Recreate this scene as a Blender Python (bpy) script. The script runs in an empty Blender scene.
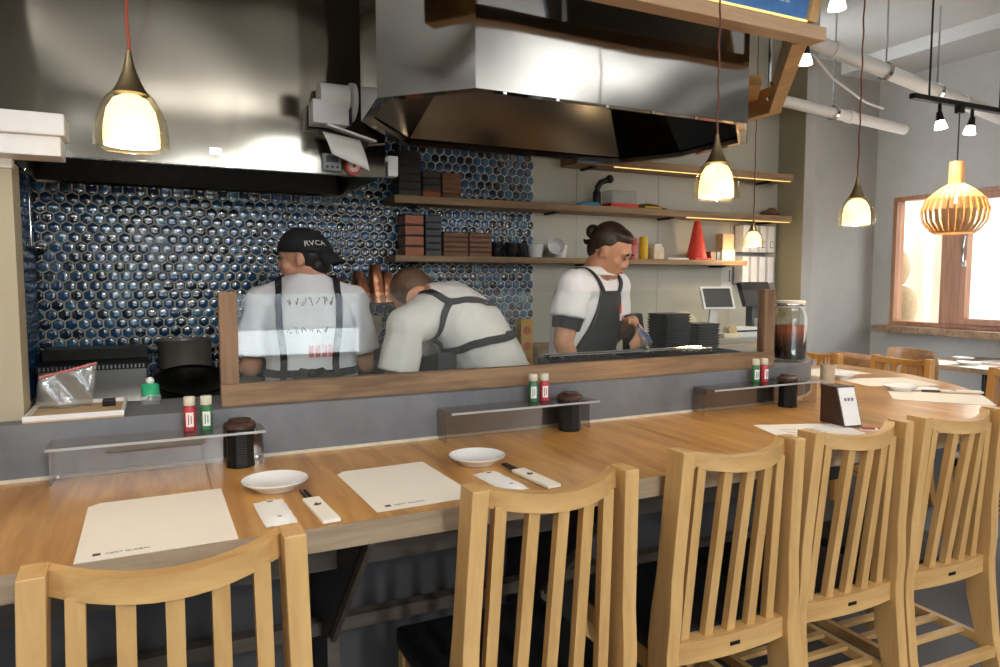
import bpy, bmesh, math, random
from mathutils import Vector, Matrix, Euler
from mathutils.bvhtree import BVHTree
random.seed(7)
PI = math.pi
SC = bpy.context.scene
COL = SC.collection
V = Vector

# ------------------------------------------------------------------ camera
EYE = 1.32
cam_d = bpy.data.cameras.new('camera'); cam_d.sensor_width = 36.0
cam_d.lens = 705.0 / 1000.0 * 36.0; cam_d.clip_start = 0.05; cam_d.clip_end = 200
cam = bpy.data.objects.new('camera', cam_d); COL.objects.link(cam)
cam.location = (0, 0, EYE)
cam.rotation_euler = (math.radians(90 - 4.34), 0, math.radians(-25.994))
SC.camera = cam

# ------------------------------------------------------------------ world, daylight, exposure
w = bpy.data.worlds.new('world'); SC.world = w; w.use_nodes = True
bg = w.node_tree.nodes['Background']
bg.inputs[0].default_value = (0.88, 0.94, 1.0, 1); bg.inputs[1].default_value = 6.5
SC.view_settings.view_transform = 'Standard'; SC.view_settings.look = 'None'
SC.view_settings.gamma = 1.0; SC.view_settings.use_curve_mapping = False
SC.view_settings.exposure = 0.42
SC.cycles.max_bounces = 10; SC.cycles.transparent_max_bounces = 24
SC.cycles.glossy_bounces = 6; SC.cycles.diffuse_bounces = 5
SC.cycles.sample_clamp_indirect = 6.0
SC.cycles.caustics_reflective = False; SC.cycles.caustics_refractive = False

def area_light(name, loc, rot, sx, sy, power=None, color=(1, 1, 1), portal=False):
    d = bpy.data.lights.new(name, 'AREA'); d.shape = 'RECTANGLE'; d.size = sx; d.size_y = sy
    if portal: d.cycles.is_portal = True
    else: d.energy = power; d.color = color
    o = bpy.data.objects.new(name, d); COL.objects.link(o); o.location = loc; o.rotation_euler = rot
    return o
# openings of the room: sky light is sampled through them
area_light('daylight_portal_street', (.4, -3.0, 1.68), (math.radians(90), 0, 0), 3.0, 2.24, portal=True)
area_light('daylight_portal_side', (5.86, 2.3, 1.5), (0, math.radians(90), 0), 1.2, 3.8, portal=True)

# ------------------------------------------------------------------ materials
def nt(name):
    m = bpy.data.materials.new(name); m.use_nodes = True
    t = m.node_tree; b = t.nodes['Principled BSDF']
    return m, t, b
def L(t, a, b): t.links.new(a, b)
def coords(t, scale=(1, 1, 1), rot=(0, 0, 0), loc=(0, 0, 0)):
    tc = t.nodes.new('ShaderNodeTexCoord'); mp = t.nodes.new('ShaderNodeMapping')
    mp.inputs['Scale'].default_value = scale; mp.inputs['Rotation'].default_value = rot; mp.inputs['Location'].default_value = loc
    L(t, tc.outputs['Object'], mp.inputs['Vector']); return mp.outputs[0]
def noise(t, vec, scale, detail=4, rough=.55, dist=0):
    n = t.nodes.new('ShaderNodeTexNoise'); n.inputs['Scale'].default_value = scale
    n.inputs['Detail'].default_value = detail; n.inputs['Roughness'].default_value = rough; n.inputs['Distortion'].default_value = dist
    L(t, vec, n.inputs['Vector']); return n.outputs['Fac']
def ramp(t, fac, stops):
    r = t.nodes.new('ShaderNodeValToRGB'); e = r.color_ramp.elements
    while len(e) < len(stops): e.new(0.5)
    for k, (p, c) in enumerate(stops): e[k].position = p; e[k].color = (*c, 1)
    L(t, fac, r.inputs['Fac']); return r.outputs['Color']
def bump(t, b, h, strength, dist=.01):
    n = t.nodes.new('ShaderNodeBump'); n.inputs['Strength'].default_value = strength; n.inputs['Distance'].default_value = dist
    L(t, h, n.inputs['Height']); L(t, n.outputs[0], b.inputs['Normal']); return n
def lin(c):
    return tuple((x / 12.92 if x <= .04045 else ((x + .055) / 1.055) ** 2.4) for x in [v / 255 for v in c])
def plain(name, rgb, rough=.5, metal=0, var=.12, scale=30, bmp=0, coat=0, emit=0, trans=0):
    m, t, b = nt(name); c = lin(rgb)
    n = noise(t, coords(t), scale)
    lo = tuple(x * (1 - var) for x in c); hi = tuple(min(1, x * (1 + var)) for x in c)
    col = ramp(t, n, [(.3, lo), (.7, hi)]); L(t, col, b.inputs['Base Color'])
    b.inputs['Roughness'].default_value = rough; b.inputs['Metallic'].default_value = metal
    b.inputs['Coat Weight'].default_value = coat
    if bmp: bump(t, b, n, bmp)
    if emit: L(t, col, b.inputs['Emission Color']); b.inputs['Emission Strength'].default_value = emit
    if trans: b.inputs['Transmission Weight'].default_value = trans
    return m
def wood(name, dark, light, axis='z', rough=.42, scale=1.0, coat=.0, contrast=1.0):
    m, t, b = nt(name); d = lin(dark); l = lin(light)
    s = {'x': (1.2, 14, 14), 'y': (14, 1.2, 14), 'z': (14, 14, 1.2)}[axis]
    v = coords(t, tuple(k * scale for k in s))
    n1 = noise(t, v, 3.0, 6, .62, .6)
    v2 = coords(t, tuple(k * scale * .35 for k in s)); n2 = noise(t, v2, 2.2, 3, .5, 1.2)
    mx = t.nodes.new('ShaderNodeMix'); mx.inputs[0].default_value = .45
    L(t, n1, mx.inputs[2]); L(t, n2, mx.inputs[3])
    mid = tuple((a + c) / 2 for a, c in zip(d, l))
    L(t, ramp(t, mx.outputs[0], [(.36 / contrast, d), (.5, mid), (.66, l)]), b.inputs['Base Color'])
    b.inputs['Roughness'].default_value = rough; b.inputs['Coat Weight'].default_value = coat; b.inputs['Coat Roughness'].default_value = .25
    bump(t, b, n1, .08, .004)
    return m
def clear(name, tint=(1, 1, 1), base=.05, rough=.0, body=None, body_fac=0):
    """sheet glass or acrylic: see-through with a mirror sheen that grows towards grazing angles"""
    m = bpy.data.materials.new(name); m.use_nodes = True; t = m.node_tree
    for n in list(t.nodes):
        if n.type != 'OUTPUT_MATERIAL': t.nodes.remove(n)
    out = t.nodes['Material Output']
    tr = t.nodes.new('ShaderNodeBsdfTransparent'); tr.inputs[0].default_value = (*tint, 1)
    gl = t.nodes.new('ShaderNodeBsdfGlossy'); gl.inputs['Roughness'].default_value = rough
    lw = t.nodes.new('ShaderNodeLayerWeight'); lw.inputs[0].default_value = .5
    p = t.nodes.new('ShaderNodeMath'); p.operation = 'POWER'; p.inputs[1].default_value = 4; L(t, lw.outputs['Facing'], p.inputs[0])
    mr = t.nodes.new('ShaderNodeMapRange'); mr.inputs['To Min'].default_value = base; mr.inputs['To Max'].default_value = .9; L(t, p.outputs[0], mr.inputs[0])
    mx = t.nodes.new('ShaderNodeMixShader'); L(t, mr.outputs[0], mx.inputs[0]); L(t, tr.outputs[0], mx.inputs[1]); L(t, gl.outputs[0], mx.inputs[2])
    last = mx
    if body:
        df = t.nodes.new('ShaderNodeBsdfDiffuse'); df.inputs[0].default_value = (*lin(body), 1)
        m2 = t.nodes.new('ShaderNodeMixShader'); m2.inputs[0].default_value = body_fac
        L(t, mx.outputs[0], m2.inputs[1]); L(t, df.outputs[0], m2.inputs[2]); last = m2
    L(t, last.outputs[0], out.inputs['Surface'])
    return m
def steel(name, rgb=(190, 188, 184), rough=.16, warp=.0, brushed=0):
    m, t, b = nt(name)
    b.inputs['Metallic'].default_value = 1.0
    n = noise(t, coords(t), 7, 3)
    c = lin(rgb)
    L(t, ramp(t, n, [(.3, tuple(x * .93 for x in c)), (.7, c)]), b.inputs['Base Color'])
    b.inputs['Roughness'].default_value = rough
    if warp:
        n2 = noise(t, coords(t), 1.6, 1.0); bump(t, b, n2, warp, .12)
    if brushed:
        n2 = noise(t, coords(t, (2, 2, 160)), 3, 2); bump(t, b, n2, brushed, .002)
    return m
def plaster(name, rgb, var=.12, scale=1.6, rough=.75, bmp=.12):
    m, t, b = nt(name); c = lin(rgb)
    v = coords(t, (1, 1, .8)); n = noise(t, v, scale, 7, .6, .5); n2 = noise(t, v, 22, 4)
    mx = t.nodes.new('ShaderNodeMix'); mx.inputs[0].default_value = .25; L(t, n, mx.inputs[2]); L(t, n2, mx.inputs[3])
    L(t, ramp(t, mx.outputs[0], [(.3, tuple(x * (1 - var) for x in c)), (.5, c), (.72, tuple(min(1, x * (1 + var)) for x in c))]), b.inputs['Base Color'])
    b.inputs['Roughness'].default_value = rough; bump(t, b, n2, bmp, .004)
    return m

M = {}
M['counter'] = wood('oak_counter', (158, 106, 46), (208, 158, 88), 'y', .3, .8, .25)
M['counter_edge'] = wood('oak_counter_edge', (138, 116, 92), (178, 154, 126), 'x', .5, 1.0)
M['chair'] = wood('ash_chair', (184, 140, 84), (212, 170, 110), 'z', .42, .8, .1)
M['chair_x'] = wood('ash_chair_rail', (184, 140, 84), (212, 170, 110), 'x', .42, .8, .1)
M['chair_far'] = wood('amber_chair', (182, 124, 58), (210, 152, 82), 'z', .42, .8)
M['frame_wood'] = wood('rustic_frame_wood', (92, 68, 48), (156, 122, 88), 'x', .6, 1.2)
M['frame_wood_z'] = wood('rustic_frame_wood_upright', (88, 64, 46), (146, 112, 82), 'z', .6, 1.2)
M['shelf_wood'] = wood('shelf_plank_wood', (118, 90, 62), (172, 140, 102), 'x', .6, .9)
M['timber'] = wood('pine_timber', (212, 168, 126), (238, 200, 160), 'x', .5, .6)
M['timber_y'] = wood('pine_timber_orange_lit', (214, 160, 98), (240, 196, 132), 'y', .5, .6)  # orange light on the inner faces put into this pine colour
M['plywood'] = wood('bent_plywood', (150, 108, 72), (186, 142, 100), 'y', .4, .7)
M['window_wood'] = wood('window_wood', (140, 92, 64), (178, 126, 92), 'z', .45, .8)
M['octo'] = wood('pale_birch', (204, 148, 88), (228, 176, 112), 'z', .5, 1)
M['under_wood'] = wood('grey_brown_board', (76, 66, 58), (104, 92, 80), 'x', .55, .8)
M['box_wood'] = wood('dark_box_wood', (88, 54, 34), (132, 86, 56), 'x', .5, 1)
M['amber_box'] = wood('amber_box_wood', (134, 60, 20), (176, 92, 36), 'x', .35, 1)
M['seat'] = plain('black_vinyl', (20, 20, 21), .45, 0, .2, 40, .1)
M['black'] = plain('black_plastic', (24, 24, 26), .42)
M['blackmetal'] = plain('black_metal', (28, 28, 28), .4, .5)
M['iron'] = plain('dark_iron', (42, 40, 38), .4, .8, .25)
M['blackwood'] = wood('black_stained_wood', (26, 22, 22), (46, 38, 36), 'z', .4, 1)
M['menu_wood'] = wood('walnut_menu_wood', (48, 30, 24), (74, 48, 38), 'z', .45, 1)
M['slate'] = plain('slate_black_ceramic', (58, 62, 66), .5, 0, .1)
M['white'] = plain('white_plastic', (226, 222, 220), .4, 0, .03)
M['porcelain'] = plain('white_porcelain', (232, 230, 228), .16, 0, .02, 30, 0, .5)
M['paper'] = plain('cream_paper', (234, 226, 212), .85, 0, .015, 12)
M['paper_white'] = plain('white_paper', (236, 232, 226), .8, 0, .02, 12)
M['ink'] = plain('dark_ink', (70, 64, 60), .8)
M['kitchen_cloth'] = plain('white_cotton', (234, 228, 222), .9, 0, .05, 14, .12)
M['shirt_white'] = plain('white_shirt', (236, 232, 234), .9, 0, .04, 14, .15)
M['apron'] = plain('black_apron', (30, 31, 36), .8, 0, .15, 40, .1)
M['strap'] = plain('black_strap', (34, 34, 38), .7, 0, .12)
M['cap'] = plain('black_cap', (24, 24, 26), .85, 0, .15)
M['trouser'] = plain('dark_trousers', (40, 42, 50), .9)
M['skin'] = plain('skin', (206, 150, 120), .55, 0, .06, 18)
M['skin2'] = plain('skin_tan', (196, 140, 108), .55, 0, .06, 18)
M['hair'] = plain('dark_brown_hair', (52, 36, 26), .45, 0, .45, 60, .3)
M['hair_brown'] = plain('brown_hair', (96, 70, 50), .5, 0, .3, 60, .3)
M['hair_black'] = plain('black_hair', (26, 22, 20), .5, 0, .3, 60, .3)
M['eye'] = plain('dark_eye', (30, 22, 20), .3)
M['lip'] = plain('lip', (168, 100, 86), .5)
M['hood'] = steel('hood_steel', (162, 159, 154), .08, .16)
M['hood2'] = steel('hood_steel_left', (140, 132, 120), .09, .22)
M['hood_in'] = steel('hood_inside_steel', (104, 97, 88), .2, .12)
M['steel'] = steel('worktop_steel', (186, 182, 174), .28, 0, .1)
M['chrome'] = steel('chrome', (210, 210, 210), .1)
M['brass'] = steel('aged_brass', (150, 132, 100), .32)
M['copper'] = steel('polished_copper', (240, 168, 128), .3)
M['alu'] = plain('pot_aluminium', (150, 142, 132), .38, .55, .1, 20)
M['glass'] = clear('sheet_glass', (.97, .99, .98), .055)
M['window_glass'] = clear('window_glass', (.97, .99, .99), .05)
M['jar_glass'] = clear('jar_glass', (.95, .97, .95), .07)
M['acrylic'] = clear('smoked_clear_acrylic', (.84, .80, .77), .16, .03)
M['acrylic_edge'] = clear('polished_acrylic_edge', (.9, .9, .9), .1, .1, (216, 216, 214), .5)
M['amber_glass'] = clear('amber_lamp_glass', (1.0, .93, .76), .07)
M['clear_plastic'] = clear('clear_plastic', (.93, .93, .93), .1, .1, (220, 220, 215), .2)
M['bag'] = clear('clear_bag_film', (.92, .92, .9), .16, .15, (210, 205, 200), .18)
M['vinyl'] = clear('milky_vinyl_sheet', (.9, .88, .84), .06, .2, (235, 225, 208), .5)
M['film'] = clear('dimming_window_film', (.68, .70, .72), .03, .3, (225, 228, 232), .42)
M['wall'] = plaster('beige_kitchen_wall', (190, 185, 170), .05, 1.2, .6, .04)
M['pier'] = plaster('beige_pier_panel', (170, 158, 132), .05, 1.2, .5, .04)
M['concrete'] = plaster('grey_concrete_wall', (172, 169, 164), .12, 1.6)
M['olive'] = plaster('olive_partition', (158, 150, 126), .06, 1.2)
M['knee'] = plaster('blue_grey_plaster', (106, 107, 111), .36, 2.4, .6)
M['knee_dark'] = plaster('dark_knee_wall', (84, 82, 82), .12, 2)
M['ceiling'] = plaster('off_white_ceiling', (204, 202, 198), .05, 1.2)
M['floor'] = plaster('dark_floor', (62, 60, 60), .15, 2, .45)
M['grout'] = plain('pale_grout', (206, 198, 178), .8, 0, .08, 60, .1)
M['pipe'] = plain('white_pipe', (226, 222, 216), .45, 0, .03)
M['rubber'] = plain('black_duct', (44, 42, 40), .6)
M['red'] = plain('red_plastic', (216, 60, 40), .5)
M['redlabel'] = plain('red_print', (168, 44, 54), .5, 0, .2, 60)
M['greenlabel'] = plain('green_print', (44, 104, 64), .5, 0, .2, 60)
M['greencap'] = plain('green_cap', (50, 170, 116), .4)
M['cork'] = plain('cream_lid', (206, 198, 178), .5)
M['darkpaper'] = plain('grey_print', (120, 116, 112), .8)
M['pink'] = plain('pink_plastic', (216, 120, 120), .5)
M['yellow'] = plain('yellow_plastic', (226, 182, 30), .45)
M['yellowcarton'] = plain('yellow_carton', (226, 172, 50), .6, 0, .15, 16)
M['orange'] = plain('orange_print', (214, 96, 40), .6)
M['blue'] = plain('blue_plastic', (70, 150, 190), .5)
M['blue_print'] = plain('blue_print', (84, 138, 206), .6)
M['purple'] = plain('purple_strip', (96, 84, 150), .5)
M['sign_white'] = plain('sign_white', (206, 220, 240), .6)
M['cream_box'] = plain('cream_carton', (224, 206, 170), .7)
M['tan'] = plain('tan_board', (196, 168, 128), .6)
M['brown_bag'] = plain('brown_bag', (110, 76, 46), .6, 0, .4, 40)
M['grey'] = plain('grey_plastic', (130, 130, 132), .45)
M['screen'] = plain('dark_screen', (58, 56, 56), .45)
M['beige_cup'] = plain('beige_ceramic_cup', (186, 172, 146), .5)
M['siding'] = wood('brown_siding', (186, 164, 146), (214, 196, 180), 'y', .7, .4)
M['outside_white'] = plain('pale_render', (232, 230, 226), .8)
M['outside_ground'] = plaster('outside_paving', (242, 241, 238), .03)
M['cordbrown'] = plain('brown_textile_cord', (120, 72, 50), .8)
M['cordred'] = plain('red_textile_cord', (170, 74, 52), .8)
M['led'] = plain('led_strip', (255, 216, 130), .5, 0, .02, 10, 0, 0, .9)
M['fluor'] = plain('cool_tube', (225, 238, 255), .5, 0, .02, 10, 0, 0, 6.0)
M['spotglow'] = plain('spot_bulb', (255, 236, 200), .5, 0, .02, 10, 0, 0, 14.0)
def lampglass():
    m, t, b = nt('frosted_lamp_glass')
    b.inputs['Base Color'].default_value = (.95, .85, .6, 1); b.inputs['Roughness'].default_value = .5
    tc = t.nodes.new('ShaderNodeTexCoord'); n = noise(t, tc.outputs['Object'], 9, 2)
    L(t, ramp(t, n, [(.3, lin((255, 222, 150))), (.7, lin((255, 238, 190)))]), b.inputs['Emission Color'])
    b.inputs['Emission Strength'].default_value = 1.7
    return m
M['lampglow'] = lampglass()
M['bulb'] = plain('warm_bulb', (255, 214, 140), .5, 0, .02, 10, 0, 0, 22.0)
M['bulb_soft'] = plain('soft_warm_bulb', (255, 214, 140), .5, 0, .02, 10, 0, 0, 9.0)
def liquid():
    m, t, b = nt('amber_liquor'); n = noise(t, coords(t, (1, 1, 1)), 14, 4)
    tc = t.nodes.new('ShaderNodeTexCoord'); sp = t.nodes.new('ShaderNodeSeparateXYZ'); L(t, tc.outputs['Generated'], sp.inputs[0])
    ad = t.nodes.new('ShaderNodeMath'); ad.operation = 'MULTIPLY_ADD'; ad.inputs[1].default_value = .35; L(t, n, ad.inputs[0]); L(t, sp.outputs[2], ad.inputs[2])
    L(t, ramp(t, ad.outputs[0], [(.3, lin((30, 16, 10))), (.62, lin((70, 34, 18))), (.95, lin((150, 66, 24))), (1, lin((176, 84, 30)))]), b.inputs['Base Color'])
    b.inputs['Roughness'].default_value = .15
    return m
M['liquor'] = liquid()
TILE_MATS = []
for k, c in enumerate([(26, 62, 98), (38, 82, 124), (30, 72, 114), (20, 44, 68), (46, 98, 128), (18, 34, 54)]):
    m, t, b = nt('blue_glaze_%d' % k)
    n = noise(t, coords(t), 16, 3); cc = lin(c)
    L(t, ramp(t, n, [(.3, tuple(x * .6 for x in cc)), (.7, tuple(x * 1.35 for x in cc))]), b.inputs['Base Color'])
    b.inputs['Roughness'].default_value = .12; b.inputs['Coat Weight'].default_value = .6; b.inputs['Coat Roughness'].default_value = .06
    b.inputs['Specular IOR Level'].default_value = .7
    TILE_MATS.append(m)

# ------------------------------------------------------------------ geometry helpers
class G:
    def __init__(s): s.v = []; s.f = []
    def add(s, vs, fs):
        o = len(s.v); s.v += [tuple(p) for p in vs]; s.f += [tuple(i + o for i in f) for f in fs]; return s
    def bx(s, x0, x1, y0, y1, z0, z1):
        return s.add([(x0, y0, z0), (x1, y0, z0), (x1, y1, z0), (x0, y1, z0), (x0, y0, z1), (x1, y0, z1), (x1, y1, z1), (x0, y1, z1)],
                     [(3, 2, 1, 0), (4, 5, 6, 7), (0, 1, 5, 4), (1, 2, 6, 5), (2, 3, 7, 6), (3, 0, 4, 7)])
    def box(s, c, size, rot=None):
        g = G().bx(-size[0] / 2, size[0] / 2, -size[1] / 2, size[1] / 2, -size[2] / 2, size[2] / 2)
        R = Euler(rot).to_matrix() if rot is not None and not isinstance(rot, Matrix) else (rot or Matrix.Identity(3))
        return s.add([R @ V(p) + V(c) for p in g.v], g.f)
    def beam(s, a, b, wd, ht, up=(0, 0, 1)):
        a, b = V(a), V(b); d = (b - a).normalized(); u = V(up); sd = d.cross(u)
        if sd.length < 1e-4: sd = d.cross(V((1, 0, 0)))
        sd.normalize(); u = sd.cross(d)
        vs = [p + sd * (i * wd / 2) + u * (j * ht / 2) for p in (a, b) for i, j in ((-1, -1), (1, -1), (1, 1), (-1, 1))]
        return s.add(vs, [(3, 2, 1, 0), (4, 5, 6, 7), (0, 1, 5, 4), (1, 2, 6, 5), (2, 3, 7, 6), (3, 0, 4, 7)])
    def prism(s, poly, z0, z1):
        n = len(poly)
        return s.add([(x, y, z0) for x, y in poly] + [(x, y, z1) for x, y in poly],
                     [tuple(range(n))[::-1], tuple(range(n, 2 * n))] + [(i, (i + 1) % n, n + (i + 1) % n, n + i) for i in range(n)])
    def lathe(s, prof, n=24, c=(0, 0, 0), closed=False):
        o = []; fs = []
        for r, z in prof:
            for k in range(n):
                a = 2 * PI * k / n; o.append((c[0] + r * math.cos(a), c[1] + r * math.sin(a), c[2] + z))
        m = len(prof)
        for i in range(m - 1 if not closed else m):
            j = (i + 1) % m
            for k in range(n): fs.append((i * n + k, i * n + (k + 1) % n, j * n + (k + 1) % n, j * n + k))
        if not closed:
            fs.append(tuple(range(n))[::-1]); fs.append(tuple(range((m - 1) * n, m * n)))
        return s.add(o, fs)
    def tube(s, pts, r, n=10, side=None, cap=True):
        """tube through pts; r a number, a list, or a list of (ra, rb) with ra along 'side'"""
        pts = [V(p) for p in pts]; N = len(pts)
        if not isinstance(r, (list, tuple)): r = [r] * N
        o = []; fs = []; prev = None
        for i, p in enumerate(pts):
            t = (pts[min(i + 1, N - 1)] - pts[max(i - 1, 0)])
            t = t.normalized() if t.length > 1e-9 else V((0, 0, 1))
            ref = V(side[i]) if isinstance(side, list) else (V(side) if side is not None else (prev if prev is not None else (V((1, 0, 0)) if abs(t.x) < .9 else V((0, 1, 0)))))
            a = (ref - t * ref.dot(t))
            if a.length < 1e-5: a = t.orthogonal()
            a.normalize(); b = t.cross(a); prev = a
            ra, rb = r[i] if isinstance(r[i], (list, tuple)) else (r[i], r[i])
            for k in range(n):
                q = 2 * PI * k / n; o.append(p + a * (ra * math.cos(q)) + b * (rb * math.sin(q)))
        for i in range(N - 1):
            for k in range(n): fs.append((i * n + k, i * n + (k + 1) % n, (i + 1) * n + (k + 1) % n, (i + 1) * n + k))
        if cap: fs.append(tuple(range(n))[::-1]); fs.append(tuple(range((N - 1) * n, N * n)))
        return s.add(o, fs)
    def ball(s, c, r, n=14, m=9, rot=None):
        r = r if isinstance(r, (list, tuple)) else (r, r, r); R = rot or Matrix.Identity(3); c = V(c)
        o = [c + R @ V((0, 0, -r[2]))]; fs = []
        for i in range(1, m):
            ph = -PI / 2 + PI * i / m
            for k in range(n):
                a = 2 * PI * k / n; o.append(c + R @ V((r[0] * math.cos(ph) * math.cos(a), r[1] * math.cos(ph) * math.sin(a), r[2] * math.sin(ph))))
        o.append(c + R @ V((0, 0, r[2])))
        for k in range(n): fs.append((0, 1 + (k + 1) % n, 1 + k))
        for i in range(m - 2):
            for k in range(n): fs.append((1 + i * n + k, 1 + i * n + (k + 1) % n, 1 + (i + 1) * n + (k + 1) % n, 1 + (i + 1) * n + k))
        l = len(o) - 1; b0 = 1 + (m - 2) * n
        for k in range(n): fs.append((b0 + k, b0 + (k + 1) % n, l))
        return s.add(o, fs)
    def sheet(s, P, nu, nv, close_u=False):
        """P[i][j] rows of points"""
        o = [p for row in P for p in row]; fs = []
        for i in range(nv - 1):
            for j in range(nu if close_u else nu - 1):
                a = i * nu + j; b = i * nu + (j + 1) % nu
                fs.append((a, b, b + nu, a + nu))
        return s.add(o, fs)
    def mesh(s, name, smooth=False, bevel=0, merge=False):
        me = bpy.data.meshes.new(name); me.from_pydata(s.v, [], s.f); me.validate()
        bm = bmesh.new(); bm.from_mesh(me)
        if merge: bmesh.ops.remove_doubles(bm, verts=bm.verts, dist=1e-5)
        bmesh.ops.recalc_face_normals(bm, faces=bm.faces)
        if bevel: bmesh.ops.bevel(bm, geom=list(bm.edges), offset=bevel, segments=2, affect='EDGES', profile=.6, clamp_overlap=True)
        bm.to_mesh(me); bm.free()
        if smooth:
            me.polygons.foreach_set('use_smooth', [True] * len(me.polygons))
            me.set_sharp_from_angle(angle=math.radians(40))
        return me
    def build(s, name, mat, parent=None, smooth=False, bevel=0, loc=None, thick=0):
        me = s.mesh(name, smooth, bevel); return place(name, me, mat, parent, loc, thick)
def place(name, me, mat, parent=None, loc=None, thick=0):
    if mat is not None:
        me.materials.clear(); me.materials.append(M[mat] if isinstance(mat, str) else mat)
    o = bpy.data.objects.new(name, me); COL.objects.link(o)
    if parent: o.parent = parent
    if loc is not None: o.location = loc
    if thick:
        md = o.modifiers.new('thickness', 'SOLIDIFY'); md.thickness = thick; md.offset = 0
    return o
def tag(o, label, cat, group=None):
    o['label'] = label; o['category'] = cat
    if group: o['group'] = group
    return o
def thing(name, label, cat, loc=(0, 0, 0), rz=0, group=None):
    o = bpy.data.objects.new(name, None); COL.objects.link(o); o.empty_display_size = .05
    o.location = loc; o.rotation_euler = (0, 0, rz); return tag(o, label, cat, group)
def struct(o): o['kind'] = 'structure'; return o
def dup(root, loc, rz, label=None, scale=None):
    r = root.copy(); COL.objects.link(r); r.location = loc; r.rotation_euler = (0, 0, rz)
    if scale: r.scale = (scale,) * 3
    if label: r['label'] = label
    for ch in root.children:
        c = ch.copy(); COL.objects.link(c); c.parent = r
        for g in ch.children:
            d = g.copy(); COL.objects.link(d); d.parent = c
    return r
def text(name, s, size, mat, parent, matrix, ext=.0004):
    cu = bpy.data.curves.new(name, 'FONT'); cu.body = s; cu.size = size; cu.extrude = ext; cu.resolution_u = 2
    tmp = bpy.data.objects.new(name + '_tmp', cu); COL.objects.link(tmp)
    dg = bpy.context.evaluated_depsgraph_get(); me = bpy.data.meshes.new_from_object(tmp.evaluated_get(dg))
    bpy.data.objects.remove(tmp); bpy.data.curves.remove(cu)
    me.transform(matrix)
    return place(name, me, mat, parent)
def place_in(k, n):
    if k == n - 1: return 'topmost'
    if k == 0: return 'lowest'
    return ['', 'second from the bottom', 'third from the bottom', 'fourth from the bottom', 'fifth from the bottom', 'sixth from the bottom', 'seventh from the bottom', 'eighth from the bottom', 'ninth from the bottom', 'tenth from the bottom', 'eleventh from the bottom', 'twelfth from the bottom', 'thirteenth from the bottom', 'fourteenth from the bottom', 'fifteenth from the bottom'][k]
def frame_matrix(origin, xdir, ydir):
    x = V(xdir).normalized(); y = V(ydir); y = (y - x * y.dot(x)).normalized(); z = x.cross(y)
    m = Matrix((x, y, z)).transposed().to_4x4(); m.translation = V(origin); return m

# ================================================================== THE ROOM
struct(G().bx(-3.0, 6.2, -3.4, 4.6, -.1, 0).build('floor', 'floor'))
struct(G().bx(-3.0, 6.2, -3.4, 4.6, 3.16, 3.4).build('ceiling', 'ceiling'))
struct(G().bx(5.3, 5.8, -3.0, 4.25, 3.06, 3.16).build('trim_1', 'ceiling'))       # downstand beam over the windows
struct(G().bx(-3.0, 5.3, .55, .95, 3.04, 3.16).build('trim_2', 'ceiling'))
wb = struct(G().bx(-.47, 4.1, 3.7, 3.82, 0, 3.3).build('wall_back', 'wall'))
for a, b in ((2.019, 2.318), (2.322, 2.94), (2.944, 3.56), (3.564, 3.998)):
    G().bx(a, b, 3.6965, 3.7, .85, 3.3).build('panel', 'wall', wb, bevel=.0008)
struct(G().bx(-.59, -.47, 2.1, 3.82, 0, 3.3).build('wall_kitchen_side', 'wall'))
struct(G().bx(4.0, 4.1, 3.475, 3.7, 0, 3.3).build('wall_partition', 'olive'))
struct(G().bx(4.0, 4.1, 3.469, 3.475, 0, 3.3).build('trim_6', 'concrete'))
struct(G().bx(4.1, 5.92, 4.25, 4.4, 0, 3.3).build('wall_far', 'concrete'))
struct(G().bx(-3.0, -.293, 2.0, 2.1, .985, 1.597).build('wall_pier', 'pier'))
struct(G().bx(-3.0, -.47, 2.02, 2.1, 1.72, 3.3).build('wall_pier_upper', 'wall'))
struct(G().bx(-3.1, -3.0, -3.0, 2.1, 0, 3.3).build('wall_left', 'concrete'))
def wall_x(name, x0, x1, y0, y1, holes, mat):                                    # wall along Y with openings (ya, yb, za, zb)
    g = G(); y = y0
    for ya, yb, za, zb in holes:
        g.bx(x0, x1, y, ya, 0, 3.3); g.bx(x0, x1, ya, yb, 0, za); g.bx(x0, x1, ya, yb, zb, 3.3); y = yb
    g.bx(x0, x1, y, y1, 0, 3.3); return struct(g.build(name, mat))
wall_x('wall_right', 5.8, 5.92, -3.0, 4.25, [(.4, 4.06, .93, 2.03)], 'concrete')
g = G(); g.bx(-3.0, -1.1, -3.1, -3, 0, 3.3).bx(1.9, 5.92, -3.1, -3, 0, 3.3).bx(-1.1, 1.9, -3.1, -3, 0, .56).bx(-1.1, 1.9, -3.1, -3, 2.8, 3.3)
struct(g.build('wall_street', 'concrete'))

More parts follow.
